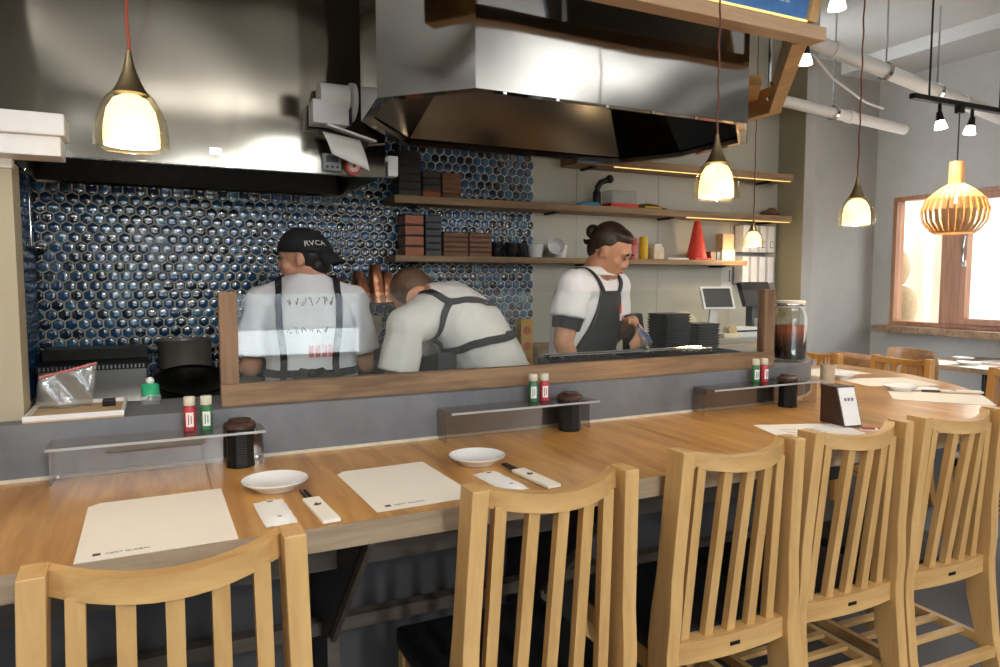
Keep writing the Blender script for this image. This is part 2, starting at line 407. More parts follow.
def window_y(name, y0, y1, z0, z1, x, casements, mat='window_wood'):
    """timber window in the plane X = x; casements = list of (ya, yb, proud)"""
    root = struct(bpy.data.objects.new(name, None)); COL.objects.link(root); root.location = (x, (y0 + y1) / 2, z0)
    oy = (y0 + y1) / 2
    fr = .035
    for a, b, c, d in ((y0, y1, z0, z0 + fr), (y0, y1, z1 - fr, z1), (y0, y0 + fr, z0 + fr, z1 - fr), (y1 - fr, y1, z0 + fr, z1 - fr)):
        G().bx(-.02, .09, a - oy, b - oy, c - z0, d - z0).build('window_frame', mat, root, bevel=.003)
    for ya, yb, proud in casements:
        f2 = .05 if proud else .012; xo = -.045 if proud else 0
        if proud:
            for a, b, c, d in ((ya, yb, z0 + fr, z0 + fr + f2), (ya, yb, z1 - fr - f2, z1 - fr), (ya, ya + f2, z0 + fr + f2, z1 - fr - f2), (yb - f2, yb, z0 + fr + f2, z1 - fr - f2)):
                G().bx(xo, .03, a - oy, b - oy, c - z0, d - z0).build('casement_rail', mat, root, bevel=.004)
        G().bx(.03, .036, ya + f2 - oy, yb - f2 - oy, fr + f2, z1 - z0 - fr - f2).build('pane', 'window_glass', root)
    return root
w1 = window_y('window_1', 2.3, 4.06, .93, 2.03, 5.8, [(3.62, 4.03, False), (2.33, 3.46, True)])
G().bx(-.03, .09, 3.46 - 3.18, 3.62 - 3.18, .035, 1.065).build('mullion', 'window_wood', w1, bevel=.004)
g = G().box((-.06, .24, .52), (.012, .03, .05)).tube([(-.062, .24, .53), (-.085, .24, .54), (-.09, .235, .66), (-.088, .225, .74)], .009, 8)
g.build('window_handle', 'chrome', w1, smooth=True)
w2 = window_y('window_2', .4, 2.3, .93, 2.03, 5.8, [(.44, 1.35, False), (1.35, 2.26, False)])
struct(G().bx(5.6, 5.82, .3, 4.1, .875, .93).build('trim_3', 'frame_wood', bevel=.004))   # window sill board
wf = struct(bpy.data.objects.new('window_3', None)); COL.objects.link(wf); wf.location = (.4, -3.03, .56)
for k in range(3):
    x = -1.47 + 2.94 * k / 2; G().bx(x - .03, x + .03, -.04, .04, 0, 2.24).build('mullion', 'blackmetal', wf)
for z in (0, 1.6, 2.20): G().bx(-1.44, 1.44, -.04, .04, z, z + .04).build('transom', 'blackmetal', wf)
for k in range(2):
    x = -1.44 + 1.47 * k; G().bx(x, x + 1.41, -.003, .003, .04, 2.20).build('pane', 'window_glass', wf)

for k in range(2):  # film added to dim the upper window where the glass screen mirrors it
    x = -1.44 + 1.47 * k; G().bx(x, x + 1.41, .004, .006, .28, 1.58).build('added_dimming_film', 'film', wf)
# outside, seen through the side window
struct(G().bx(5.92, 16, -12, 14, -.3, -.05).build('pavement', 'outside_ground'))
struct(G().bx(-14, 14, -45, -3.2, -.3, -.05).build('pavement_street', 'outside_ground'))
sd = thing('neighbouring_house', 'pale brown boarded house wall across the lane outside the window', 'house', (9.2, 4.5, -.05))
for k in range(16):
    G().bx(0, .03, -5, 2.4, k * .155, k * .155 + .15).build('siding_board', 'siding', sd)
G().bx(.03, .2, -5, 2.4, 0, 3.4).build('wall', 'outside_white', sd)
G().bx(-.5, .25, -5.2, 2.6, 2.5, 2.62).build('eave', 'outside_white', sd)
tag(G().bx(-.02, .02, -.2, .2, 0, .5).build('poster', 'blue_print', loc=(9.1, 5.6, .55), bevel=.002), 'blue framed poster on the boarded wall across the lane', 'poster')
bpy.data.objects['poster'].location = (9.178, 4.55, .7)
G().bx(-.024, -.021, -.16, .16, .05, .45).build('poster_sheet', 'paper_white', bpy.data.objects['poster'])
# vinyl sheet hanging outside the fixed pane
g = G(); P = []
for i in range(15):
    z = 2.25 - 2.2 * i / 14; row = []
    for j in range(28):
        u = j / 27; row.append((.05 * math.sin(u * 23 + .5 * i / 14 * math.sin(u * 9)) * (.5 + i / 14) + .12 * u, -.45 + .95 * u + .05 * math.sin(i * .35) * (u - .5), z))
    P.append(row)
g.sheet(P, 28, 15)
tag(g.build('vinyl_sheet', 'vinyl', loc=(6.25, 4.25, -.03), smooth=True, thick=.002), 'creased milky vinyl sheet hanging outside the fixed window pane', 'sheet')
bag = thing('sandbag', 'grey tarpaulin bundle slumped outside the fixed window pane', 'bundle', (6.1, 4.2, -.05))
G().ball((0, 0, .5), (.12, .16, .5)).ball((.02, -.03, 1.12), (.09, .13, .2)).ball((0, .02, 1.48), (.08, .11, .18)).build('cloth', 'tan', bag, smooth=True)
G().tube([(-.1, -.1, .86), (-.13, 0, .9), (-.1, .1, .86)], .012, 6).build('rope', 'grey', bag)

# ---------------------------------------------------------------- hexagon tiles
def hex_mesh(name, R, dome, tilt):
    g = G(); n = 6; o = []
    rings = [(1.0, 0), (1.0, .0035), (.92, .006), (.72, .006 + dome * .6), (.0, .006 + dome)]
    for rr, h in rings[:-1]:
        for k in range(n):
            a = PI / 2 + k * PI / 3; x = R * rr * math.cos(a); z = R * rr * math.sin(a)
            hh = h + (tilt[0] * x + tilt[1] * z if h > .004 else 0)
            o.append((x, -hh, z))
    o.append((0, -(rings[-1][1]), 0)); fs = []
    for i in range(3):
        for k in range(n): fs.append((i * n + k, i * n + (k + 1) % n, (i + 1) * n + (k + 1) % n, (i + 1) * n + k))
    for k in range(n): fs.append((3 * n + k, 3 * n + (k + 1) % n, 4 * n))
    g.add(o, fs)
    me = g.mesh(name, smooth=True); return me
TP = .05; TR = TP / math.sqrt(3) * .875
variants = []
for k in range(12):
    t = (random.uniform(-.04, .04), random.uniform(-.04, .04))
    me = hex_mesh('tile', TR, random.uniform(.0012, .002), t); me.materials.append(TILE_MATS[(k * 5) % 6]); variants.append(me)
spots = []
rows = int(2.05 / (TP * .866))
for r in range(rows):
    z = .86 + r * TP * .866
    for c in range(-1, 51):
        x = -.445 + c * TP + (TP / 2 if r % 2 else 0)
        if x > 2.03: continue
        spots.append((x, z))
struct_backing = struct(G().bx(-.47, 2.017, 3.692, 3.7, .84, 2.95).build('trim_4', 'grout'))
vis = [s for s in spots if .98 < s[1] < 1.74 and -.46 < s[0] < .98 and not (.32 < s[0] < .78 and s[1] < 1.3)]
vis.sort(key=lambda s: (s[0] - .1) ** 2 + (s[1] - 1.42) ** 2 * 1.6)
near = set(vis[:300])
tile_root = struct_backing
rest = [G() for _ in TILE_MATS]
for s in spots:
    me = random.choice(variants)
    if s in near:
        o = bpy.data.objects.new('tile', me); COL.objects.link(o); o.parent = tile_root; o.location = (s[0], 3.692, s[1])
    else:
        k = TILE_MATS.index(me.materials[0])
        rest[k].add([(max(-.469, min(v.co.x + s[0], 2.015)), v.co.y + 3.692, v.co.z + s[1]) for v in me.vertices], [tuple(p.vertices) for p in me.polygons])
allg = G(); idx = []
for k, gg in enumerate(rest):
    allg.add(gg.v, gg.f); idx += [k] * len(gg.f)
me = bpy.data.meshes.new('tile_field'); me.from_pydata(allg.v, [], allg.f)
for m in TILE_MATS: me.materials.append(m)
me.polygons.foreach_set('material_index', idx); me.polygons.foreach_set('use_smooth', [True] * len(idx))
bm = bmesh.new(); bm.from_mesh(me); bmesh.ops.recalc_face_normals(bm, faces=bm.faces); bm.to_mesh(me); bm.free()
o = place('tile_field', me, None, tile_root); o['kind'] = 'stuff'
# tiles of the side return
g = G()
for r in range(22):
    z = .86 + r * TP * .866
    for c in range(13):
        y = 3.05 + c * TP + (TP / 2 if r % 2 else 0)
        if y > 3.67: continue
        me = random.choice(variants); g.add([(-.47 - v.co.y, y + v.co.x, z + v.co.z) for v in me.vertices], [tuple(p.vertices) for p in me.polygons])
o = g.build('tile_return', TILE_MATS[2], bpy.data.objects['wall_kitchen_side'], smooth=True); o['kind'] = 'stuff'

# ---------------------------------------------------------------- counter wall (curved) and ledge
def arc(cx, cy, r, a0, a1, n): return [(cx + r * math.cos(math.radians(a0 + (a1 - a0) * k / n)), cy + r * math.sin(math.radians(a0 + (a1 - a0) * k / n))) for k in range(n + 1)]
CX, CY = 2.06, 2.62
def earc(rx, ry, a0, a1, n): return [(CX + rx * math.cos(math.radians(a0 + (a1 - a0) * k / n)), CY + ry * math.sin(math.radians(a0 + (a1 - a0) * k / n))) for k in range(n + 1)]
outer = [(-3.0, 1.94)] + arc(CX, CY, .68, -90, 0, 24) + [(2.74, 2.72)]
inner = [(2.49, 2.72)] + arc(CX, CY, .43, 0, -90, 24) + [(-3.0, 2.19)]
struct(G().prism(outer + inner, .805, .985).build('wall_counter', 'knee', smooth=True))
struct(G().prism(outer + inner, 0, .805).build('wall_counter_base', 'knee_dark', smooth=True))
o1 = [(-3.0, 1.934)] + arc(CX, CY, .686, -90, 0, 24) + [(2.746, 2.72)]
o2 = [(2.74, 2.72)] + arc(CX, CY, .68, 0, -90, 24) + [(-3.0, 1.94)]
struct(G().prism(o1 + o2, .85, .858).build('trim_5', 'cork', smooth=True))

# ---------------------------------------------------------------- counter
ct = thing('counter', 'long oak bar counter that curves round the open kitchen', 'counter', (0, 0, 0))
xs = [-2.4, -1.72, -1.11, -.51, .1, .71, 1.38, 2.06]
for a, b in zip(xs, xs[1:]):
    G().bx(a + .0005, b - .0005, 1.329, 1.934, .807, .85).build('panel', 'counter', ct, bevel=.0012)
for k in range(5):
    a0, a1 = -90 + 18 * k + .03, -90 + 18 * (k + 1) - .03
    G().prism(earc(1.366, 1.291, a0, a1, 5) + arc(CX, CY, .686, a1, a0, 5), .807, .85).build('panel', 'counter', ct)
G().bx(2.746, 3.426, 2.6205, 2.7, .807, .85).build('panel', 'counter', ct)
band = [(-2.4, 1.325)] + earc(1.37, 1.295, -90, 0, 30) + [(3.43, 2.7)] + [(3.426, 2.7)] + earc(1.366, 1.291, 0, -90, 30) + [(-2.4, 1.329)]
G().prism(band, .803, .8505).build('edge_band', 'counter_edge', ct, smooth=True)
G().bx(-2.4, 2.06, 1.6, 1.622, .65, .805).build('apron_board', 'under_wood', ct)
G().bx(-2.4, 2.06, 1.79, 1.83, .40, .435).build('foot_rail', 'under_wood', ct)
for x in (-1.5, -.62, .37, .98):
    sp = G(); poly = [(1.36, .803), (1.93, .803), (1.93, 0), (1.72, 0), (1.72, .43)]
    sp.add([(x - .012, y, z) for y, z in poly] + [(x + .012, y, z) for y, z in poly], [(0, 1, 2, 3, 4), (9, 8, 7, 6, 5), (0, 4, 9, 5), (4, 3, 8, 9), (0, 5, 6, 1), (1, 6, 7, 2), (2, 7, 8, 3)])
    sup = sp.build('support', 'blackwood', ct)
    G().beam((x, 1.356, .80), (x, 1.716, .43), .03, .012, (1, 0, 0)).beam((x, 1.714, .43), (x, 1.714, 0), .012, .03, (1, 0, 0)).build('support_edge', 'under_wood', sup)

# ---------------------------------------------------------------- glass screen on the ledge
gs = thing('glass_screen', 'low glass sneeze guard in a rustic wood frame on the ledge', 'screen', (0, 1.99, .985))
G().bx(.146, 2.14, -.02, .02, 0, .06).build('bottom_rail', 'frame_wood', gs, bevel=.003)
G().bx(.146, .192, -.018, .018, .06, .304).build('upright', 'frame_wood_z', gs, bevel=.003)
G().bx(2.084, 2.14, -.018, .018, .06, .30).build('upright', 'frame_wood_z', gs, bevel=.003)
G().bx(.192, 2.084, -.003, .003, .06, .297).build('glass_pane', 'glass', gs)

# ---------------------------------------------------------------- island hood
HZ = 1.9; HT = 3.05
hp = [(.891, 1.995), (1.995, 1.995), (2.28, 2.28), (2.28, 2.68), (2.13, 2.985), (.985, 2.985), (.70, 2.6), (.656, 2.243)]
hd = thing('island_hood', 'polished steel eight-sided extractor hood hanging over the open grill', 'hood', (1.48, 2.5, HZ))
hc = (1.48, 2.5)
for k in range(8):
    a, b = hp[k], hp[(k + 1) % 8]
    aa, bb = V((a[0] - hc[0], a[1] - hc[1])), V((b[0] - hc[0], b[1] - hc[1]))
    n = V((bb.y - aa.y, -(bb.x - aa.x))).normalized() * .003
    G().prism([tuple(aa), tuple(bb), tuple(bb - n), tuple(aa - n)], 0, HT - HZ).build('panel', 'hood', hd)
q = [(x - hc[0], y - hc[1]) for x, y in hp]
def shrink(p, s): return [(x * s[0], y * s[1]) for x, y in p]
qi = shrink(q, (.955, .93))
g = G(); n8 = 8
g.add([(x, y, 0.0) for x, y in q] + [(x, y, .0) for x, y in qi] + [(x, y, .02) for x, y in qi] + [(x, y, .02) for x, y in q],
      [f for k in range(8) for f in ((k, (k + 1) % 8, 8 + (k + 1) % 8, 8 + k), (8 + k, 8 + (k + 1) % 8, 16 + (k + 1) % 8, 16 + k), (16 + k, 16 + (k + 1) % 8, 24 + (k + 1) % 8, 24 + k))])
g.build('rim', 'hood', hd)
qt = shrink(q, (.5, .45)); g = G()
g.add([(x, y, .03) for x, y in qi] + [(x, y, .5) for x, y in qt], [(k, (k + 1) % 8, 8 + (k + 1) % 8, 8 + k) for k in range(8)] + [tuple(range(8, 16))])
g.build('canopy_lining', 'hood_in', hd, thick=.002)
for x in (-.35, 0, .35): G().box((x, .03, .33), (.3, .5, .012), (.0, 0, 0)).build('grease_filter', 'hood_in', hd)
G().tube([(-.5, -.2, HT - HZ), (-.5, -.2, 3.16 - HZ)], .012, 8).build('hanger', 'blackmetal', hd); G().tube([(.5, -.2, HT - HZ), (.5, -.2, 3.16 - HZ)], .012, 8).build('hanger', 'blackmetal', hd)
for k in range(6):
    a = V((q[0][0] + .1 + k * .19, q[0][1] + .004, -.004)); G().box(a, (.012, .006, .008)).build('clip', 'chrome', hd)

# left hood over the stove line
lh = thing('wall_hood', 'wide polished steel wall hood above the blue tile stove line', 'hood', (.2, 3.3, 1.752))
hx0, hx1 = -.66, .68
G().bx(hx0, hx1, -.40, -.396, 0, 1.5).build('front_panel', 'hood2', lh)
G().bx(hx1 - .004, hx1, -.396, .385, 0, 1.5).build('side_panel', 'hood2', lh)
G().bx(hx0, hx0 + .004, -.396, .385, 0, 1.5).build('side_panel', 'hood2', lh)
G().bx(hx0 + .004, hx1 - .004, -.396, -.36, -.004, .0).build('drip_rim', 'hood2', lh); G().bx(hx0 + .004, hx1 - .004, .33, .385, -.012, .01).build('drip_rim', 'hood2', lh)
g = G(); g.add([(hx0 + .01, -.36, 0), (hx1 - .01, -.36, 0), (hx1 - .01, .33, 0), (hx0 + .01, .33, 0), (hx0 + .2, -.1, .45), (hx1 - .2, -.1, .45), (hx1 - .2, .2, .45), (hx0 + .2, .2, .45)], [(0, 1, 5, 4), (1, 2, 6, 5), (2, 3, 7, 6), (3, 0, 4, 7), (4, 5, 6, 7)])
g.build('canopy_lining', 'iron', lh, thick=.002)
G().lathe([(.045, 0), (.045, .004), (.05, .012), (.05, .02)], 20, (-.19, -.1, .40)).build('hood_lamp', 'chrome', lh)
G().bx(.0, .04, -.404, -.399, .04, .065).build('catch', 'chrome', lh)

# ================================================================== CHAIRS
def make_chair(name, label, group, wm='chair', wx='chair_x'):
    """slat-back chair facing +y; back top at y = 0 (rear face), z = .926"""
    t = thing(name, label, 'chair', group=group)
    W, WB, ZT, ZS = .38, .42, .926, .44
    def post_x(z): return (W / 2 + (WB - W) / 2 * min(1, max(0, (ZT - z) / (ZT - .40)))) - .018
    def post_y(z):
        if z >= ZS: return .032 * (ZT - z) / (ZT - ZS) + .028
        k = (ZS - z) / ZS; return .060 - .09 * k * k - .01 * k
    for sgn in (-1, 1):
        g = G(); zs = [0, .1, .2, .3, .38, .44, .52, .62, .72, .82, ZT]; vs = []; fs = []
        for z in zs:
            dep = .030 + (.008 if .2 < z < .6 else .0); x = sgn * post_x(z); y = post_y(z); wd = .0175
            vs += [(x - wd, y - dep, z), (x + wd, y - dep, z), (x + wd, y + dep, z), (x - wd, y + dep, z)]
        for i in range(len(zs) - 1):
            for k in range(4): fs.append((4 * i + k, 4 * i + (k + 1) % 4, 4 * i + 4 + (k + 1) % 4, 4 * i + 4 + k))
        fs.append((3, 2, 1, 0)); n = 4 * (len(zs) - 1); fs.append((n, n + 1, n + 2, n + 3))
        g.add(vs, fs).build('back_leg', wm, t, bevel=.0025)
        G().beam((sgn * .185, .42, 0), (sgn * .185, .42, .41), .036, .036, (0, 1, 0)).build('front_leg', wm, t, bevel=.003)
        G().bx(sgn * .185 - .011, sgn * .185 + .011, .075, .402, .355, .41).build('seat_rail', wx, t, bevel=.002)
        G().bx(sgn * .185 - .011, sgn * .185 + .011, .03, .402, .16, .19).build('stretcher', wx, t, bevel=.002)
    def bow(x): return .020 - .058 * (1 - (x / .19) ** 2)
    def bar(name, z0, z1, th, half, amp, mat, lean=0, dip=0):
        g = G(); N = 12; vs = []; fs = []
        for i in range(N + 1):
            x = -half + 2 * half * i / N; y = post_y((z0 + z1) / 2) + bow(x * .19 / half) * amp
            dp_ = dip * (1 - (x / half) ** 2)
            for dz, dy in ((z0, -th), (z0, th), (z1, th - lean), (z1, -th - lean)): vs.append((x, y + dy, dz - dp_))
        for i in range(N):
            for k in range(4): fs.append((4 * i + k, 4 * i + (k + 1) % 4, 4 * i + 4 + (k + 1) % 4, 4 * i + 4 + k))
        fs += [(3, 2, 1, 0), (4 * N, 4 * N + 1, 4 * N + 2, 4 * N + 3)]
        return g.add(vs, fs).build(name, mat, t, smooth=True)
    bar('top_rail', .884, .922, .015, post_x(.89) - .016, 1.0, wx, 0, .015)
    low = bar('lower_rail', .398, .452, .026, post_x(.42) - .016, .25, wx)
    for k in range(5):
        u = (k - 2) / 2; g = G(); vs = []; fs = []
        zz = [.45, .52, .6, .7, .8, .886]
        for z in zz:
            s = (z - .45) / .42; x = u * (.136 - .012 * s); b = bow(u * .136) * (.25 + .75 * s); y = post_y(z) + b
            for dx, dy in ((-.0125, -.010), (.0125, -.010), (.0125, .010), (-.0125, .010)): vs.append((x + dx, y + dy, z))
        for i in range(len(zz) - 1):
            for q in range(4): fs.append((4 * i + q, 4 * i + (q + 1) % 4, 4 * i + 4 + (q + 1) % 4, 4 * i + 4 + q))
        g.add(vs, fs).build('slat', wm, t)
    yb = post_y(.425) + bow(0) * .25 - .026
    G().box((0, yb - .001, .427), (.03, .003, .009)).build('maker_plate', 'blackmetal', low)
    G().bx(-.19, .19, .405, .43, .355, .41).build('front_rail', wx, t, bevel=.002)
    g = G().bx(-.205, .205, .07, .46, .412, .462); g.build('seat_cushion', 'seat', t, bevel=.014)
    for k in range(4):
        y = .10 + k * .085; G().bx(-.176, .176, y - .012, y + .012, .178, .192).build('shelf_slat', wx, t, bevel=.002)
    G().bx(-.19, .19, -.012, .012, .14, .17).build('rear_stretcher', wx, t, bevel=.002)
    return t
GR = 'slat-back chairs pushed up to the bar counter'
c1 = make_chair('slat_back_chair', 'pale ash slat-back chair nearest the camera, before the placemat beside the pier', GR)
c1.location = (.010, 1.092, 0); c1.rotation_euler = (0, 0, .027)
dup(c1, (.707, 1.177, 0), -.011, 'pale ash slat-back chair standing alone in front of the second plate and chopsticks')
dup(c1, (1.257, 1.231, 0), -.026, 'pale ash slat-back chair closest to the lone one in the tight row of three')
dup(c1, (1.705, 1.248, 0), -.031, 'pale ash slat-back chair in the middle of the tight row of three')
dup(c1, (2.155, 1.25, 0), -.034, 'pale ash slat-back chair in the tight row of three, farthest from the lone one')
far = make_chair('slat_back_chair', 'amber slat-back chair at the curved counter end below the birch lamp', GR, 'chair_far', 'chair_far')
far.location = (4.03, 2.72, 0); far.rotation_euler = (0, 0, math.radians(95)); far.scale = (.93,) * 3
dup(far, (3.84, 3.17, 0), math.radians(92), 'amber slat-back chair mostly hidden behind the big glass jar')
dup(far, (4.02, 2.03, 0), math.radians(93), 'amber slat-back chair at the counter bend, cut off by the picture edge')

# ---- bent plywood chairs at the window table
def ply_chair(label, loc, rz):
    t = thing('plywood_chair', label, 'chair', loc, rz, 'bent plywood chairs at the window table')
    P = []
    for i in range(7):
        z = .60 + .21 * i / 6; row = []
        for j in range(15):
            u = (j - 7) / 7; hw = .175 * (1 - .16 * abs(i / 6 - .55) ** 1.5 * 2)
            row.append((u * hw, -.20 + .085 * u * u - .05 * (i / 6), z + .02 * (1 - u * u) * (1 if i > 3 else -1) * abs(i - 3) / 3))
        P.append(row)
    G().sheet(P, 15, 7).build('backrest', 'plywood', t, smooth=True, thick=.012)
    P = []
    for i in range(8):
        y = -.19 + .4 * i / 7
        P.append([((j - 5) / 5 * (.2 + .02 * math.sin(PI * i / 7)), y, .44 - .012 * math.cos((j - 5) / 5 * 1.5) + (.012 if i == 0 else 0)) for j in range(11)])
    G().sheet(P, 11, 8).build('seat', 'plywood', t, smooth=True, thick=.014)
    for sx in (-1, 1):
        G().tube([(sx * .19, -.20, 0), (sx * .17, -.17, .43), (sx * .15, -.205, .72)], .012, 8).build('back_leg', 'octo', t, smooth=True)
        G().tube([(sx * .2, .2, 0), (sx * .17, .16, .42)], .013, 8).build('front_leg', 'octo', t, smooth=True)
    return t
ply_chair('bent plywood chair nearer the concrete wall corner, behind the wooden beaker', (4.40, 3.36, 0), math.radians(-62)).scale = (1.0,) * 3
ply_chair('bent plywood chair at the window table, behind the amber slat chair', (4.90, 3.16, 0), math.radians(-86)).scale = (1.03,) * 3

# ---- window table
tb = thing('window_table', 'square grey-brown table laid for guests under the side window', 'table', (5.385, 3.0, 0))
G().bx(-.40, .40, -.40, .40, .685, .72).build('table_top', 'counter_edge', tb, bevel=.003)
G().tube([(0, 0, .02), (0, 0, .685)], .035, 12).build('pedestal', 'blackmetal', tb, smooth=True)
G().bx(-.25, .25, -.03, .03, 0, .025).bx(-.03, .03, -.25, .25, .0, .024).build('foot', 'blackmetal', tb)
tag(G().bx(-.16, .16, -.12, .12, 0, .002).build('placemat', 'paper', loc=(5.12, 3.2, .72)), 'cream paper placemat on the window table, towards the concrete wall', 'placemat')
tag(G().bx(-.12, .12, -.16, .16, 0, .002).build('placemat', 'paper', loc=(5.1, 2.82, .72)), 'cream paper placemat on the near corner of the window table', 'placemat')
tag(G().bx(-.12, .12, -.16, .16, 0, .002).build('placemat', 'paper', loc=(5.52, 2.95, .72)), 'cream paper placemat on the window side of the window table', 'placemat')

# ================================================================== ON THE COUNTER
CT = .8505
def mat_poly(g, w, d, c=.02): g.prism([(-w / 2, -d / 2), (w / 2, -d / 2), (w / 2, d / 2), (-w / 2 + c, d / 2), (-w / 2, d / 2 - c)], 0, .0012); return g
def placemat(label, loc, rz, w=.25, d=.345, txt=True):
    o = tag(mat_poly(G(), w, d).build('placemat', 'paper', loc=loc), label, 'placemat', 'paper placemats along the bar'); o.rotation_euler = (0, 0, rz)
    if txt:
        text('lettering', 'NEXT GLOBAL', .0105, 'darkpaper', o, Matrix.Translation((-w / 2 + .045, -d / 2 + .022, .0014)), .0002)
        G().bx(-w / 2 + .026, -w / 2 + .038, -d / 2 + .021, -d / 2 + .032, .0012, .0016).build('emblem', 'ink', o)
    return o
placemat('cream paper placemat lying behind the nearest chair', (-.010, 1.503, CT), .008, .258)
placemat('cream paper placemat between the two white plates', (.497, 1.532, CT), .03, .228, .33)
placemat('cream paper placemat at the counter bend beside the menu stand', (2.80, 1.74, CT), math.radians(40), .25, .34, False)
placemat('cream paper placemat on the curved end, behind the small plate', (3.02, 2.12, CT), math.radians(70), .25, .34, False)
placemat('cream paper placemat farthest round the curved end by the beaker', (3.06, 2.48, CT), math.radians(88), .25, .34, False)
def plate(label, loc, r=.073, group='white plates along the bar'):
    prof = [(.0, .004), (r * .6, .004), (r * .88, .016), (r * .985, .0245), (r, .0265), (r * .99, .0275), (r * .9, .0215), (r * .62, .0105), (0, .0095)]
    prof = [(r * .56, 0), (r * .6, .001), (r * .62, .005), (r * .88, .017), (r * .985, .0245), (r, .0265), (r * .985, .0275), (r * .88, .0215), (r * .6, .0105), (r * .02, .0095)]
    t = thing('plate', label, 'plate', loc, 0, group)
    prof = [(a, b * .85) for a, b in prof]; G().lathe(prof, 40).build('dish', 'porcelain', t, smooth=True)
    return t
plate('round white plate nearest the camera, beside the first chopsticks', (.228, 1.625, CT))
plate('round white plate at the second place setting, before the acrylic stand', (.728, 1.628, CT))
plate('small white plate at the counter bend between two placemats', (2.84, 1.93, CT), .07)
plate('small white plate at the far curved end near the beaker', (2.93, 2.30, CT), .068)
plate('white plate on the window table', (5.15, 3.0, .7205), .08)
plate('white saucer on the window side of the window table', (5.42, 3.2, .7205), .075)
def packet(label, loc, rz, l=.165, w=.062):
    t = thing('hand_towel_packet', label, 'towel packet', loc, rz, 'wrapped hand towels')
    P = []
    for i in range(13):
        y = -l / 2 + l * i / 12; e = min(1, min(i, 12 - i) / 1.5)
        P.append([((j - 4) / 4 * w / 2 * (1 - .05 * (1 - e)), y, .001 + .008 * e * (1 - ((j - 4) / 4) ** 4) + .0012 * math.sin(i * 1.9 + j * 1.3)) for j in range(9)])
    Pb = [[(p[0], p[1], .0004) for p in r] for r in P]
    g = G().sheet(P, 9, 13).sheet(Pb, 9, 13); g.build('wrapper', 'paper_white', t, smooth=True)
    G().bx(-.004, .004, -.055, -.049, .0092, .0098).build('print_mark', 'darkpaper', t); G().bx(-.006, .006, .05, .056, .0085, .0095).build('print_mark', 'darkpaper', t)
    return t
packet('wrapped white hand towel just behind the nearest chair back', (.2015, 1.452, CT), .03)
packet('wrapped white hand towel at the second place setting', (.708, 1.452, CT), .06)
packet('wrapped white hand towel on the curved counter end', (2.95, 1.92, CT), math.radians(60))
def chopsticks(label, loc, rz):
    t = thing('chopsticks', label, 'chopsticks', loc, rz, 'dark chopsticks in paper sleeves')
    for sx in (-1, 1):
        G().tube([(sx * .0045, -.10, .0042), (sx * .0045, .115, .0042)], [.0022, .0038], 8).build('chopstick', 'blackwood', t, smooth=True)
    s = G().bx(-.018, .018, -.112, .048, .0006, .0085).build('sleeve', 'paper', t, bevel=.002)
    G().add([(-.009, -.01, .0088), (0, .006, .0088), (.004, -.004, .0088), (.010, .002, .0088), (.006, -.013, .0088), (-.004, -.016, .0088)], [(0, 1, 2, 3, 4, 5)]).build('printed_mark', 'ink', s, thick=.0003)
    return t
chopsticks('dark chopsticks in a cream sleeve beside the plate nearest the camera', (.285, 1.452, CT), .06)
chopsticks('dark chopsticks in a cream sleeve at the second place setting', (.788, 1.462, CT), .07)
chopsticks('dark chopsticks in a cream sleeve on the curved counter end', (2.985, 1.80, CT), math.radians(52))

# ---- acrylic condiment stands
def stand(label, x0, x1, hole):
    c = (x0 + x1) / 2; t = thing('condiment_stand', label, 'stand', (c, 1.87, CT), 0, 'clear acrylic condiment stands')
    a, b = x0 - c, x1 - c; h0, h1 = hole[0] - c, hole[1] - c
    G().bx(a, b, .050, .055, 0, .09).build('back_panel', 'acrylic', t)
    g = G().bx(a, h0, -.052, .055, .09, .095).bx(h1, b, -.052, .055, .09, .095).bx(h0, h1, .043, .055, .09, .095).bx(h0, h1, -.052, -.047, .09, .095)
    o = g.build('shelf_plate', 'acrylic', t)
    G().bx(a, b, -.0535, -.052, .0895, .0955).build('plate_edge', 'acrylic_edge', t)
    for x in (a + .002, b - .002): G().bx(x - .002, x + .002, .0, .05, 0, .09).build('side_fin', 'acrylic', t)
    for x in (a + .012, b - .012): G().tube([(x, .05, .008), (x, .046, .008)], .004, 8).build('screw', 'chrome', t)
    return t
stand('clear acrylic condiment stand nearest the pier and the camera', -.232, .236, (.141, .218))
stand('clear acrylic condiment stand in the middle of the bar', .736, 1.232, (1.112, 1.196))
stand('clear acrylic condiment stand near the curved counter end', 1.70, 2.26, (2.062, 2.142))
def caddy(label, x):
    t = thing('sauce_canister', label, 'canister', (x, 1.868, CT), 0, 'black octagonal sauce canisters')
    def ring(r, z): return [(r * math.cos(PI / 8 + k * PI / 4), r * math.sin(PI / 8 + k * PI / 4), z) for k in range(8)]
    zs = [(.034, 0), (.0355, .004), (.0335, .03), (.0335, .06), (.036, .09), (.035, .096)]
    g = G(); vs = []; fs = []
    for r, z in zs: vs += ring(r, z)
    for i in range(len(zs) - 1):
        for k in range(8): fs.append((8 * i + k, 8 * i + (k + 1) % 8, 8 * i + 8 + (k + 1) % 8, 8 * i + 8 + k))
    fs += [tuple(range(8))[::-1], tuple(range(8 * len(zs) - 8, 8 * len(zs)))]
    body = g.add(vs, fs).build('body', 'blackmetal', t)
    for k in range(12): G().bx(-.0125, .0125, -.0335, -.0315, .012 + k * .0062, .0148 + k * .0062).build('ridge', 'black', body)
    lid = G().lathe([(.037, .0965), (.0395, .099), (.0395, .108), (.035, .113), (.03, .115), (.012, .116)], 28).build('lid', 'menu_wood', t, smooth=True)
    G().lathe([(.027, .116), (.027, .120), (.022, .121), (.005, .121)], 20).build('knob', 'menu_wood', lid, smooth=True)
    return t
caddy('black ridged sauce canister with dark lid on the stand nearest the pier', .1795)
caddy('black ridged sauce canister with dark lid on the middle stand', 1.154)
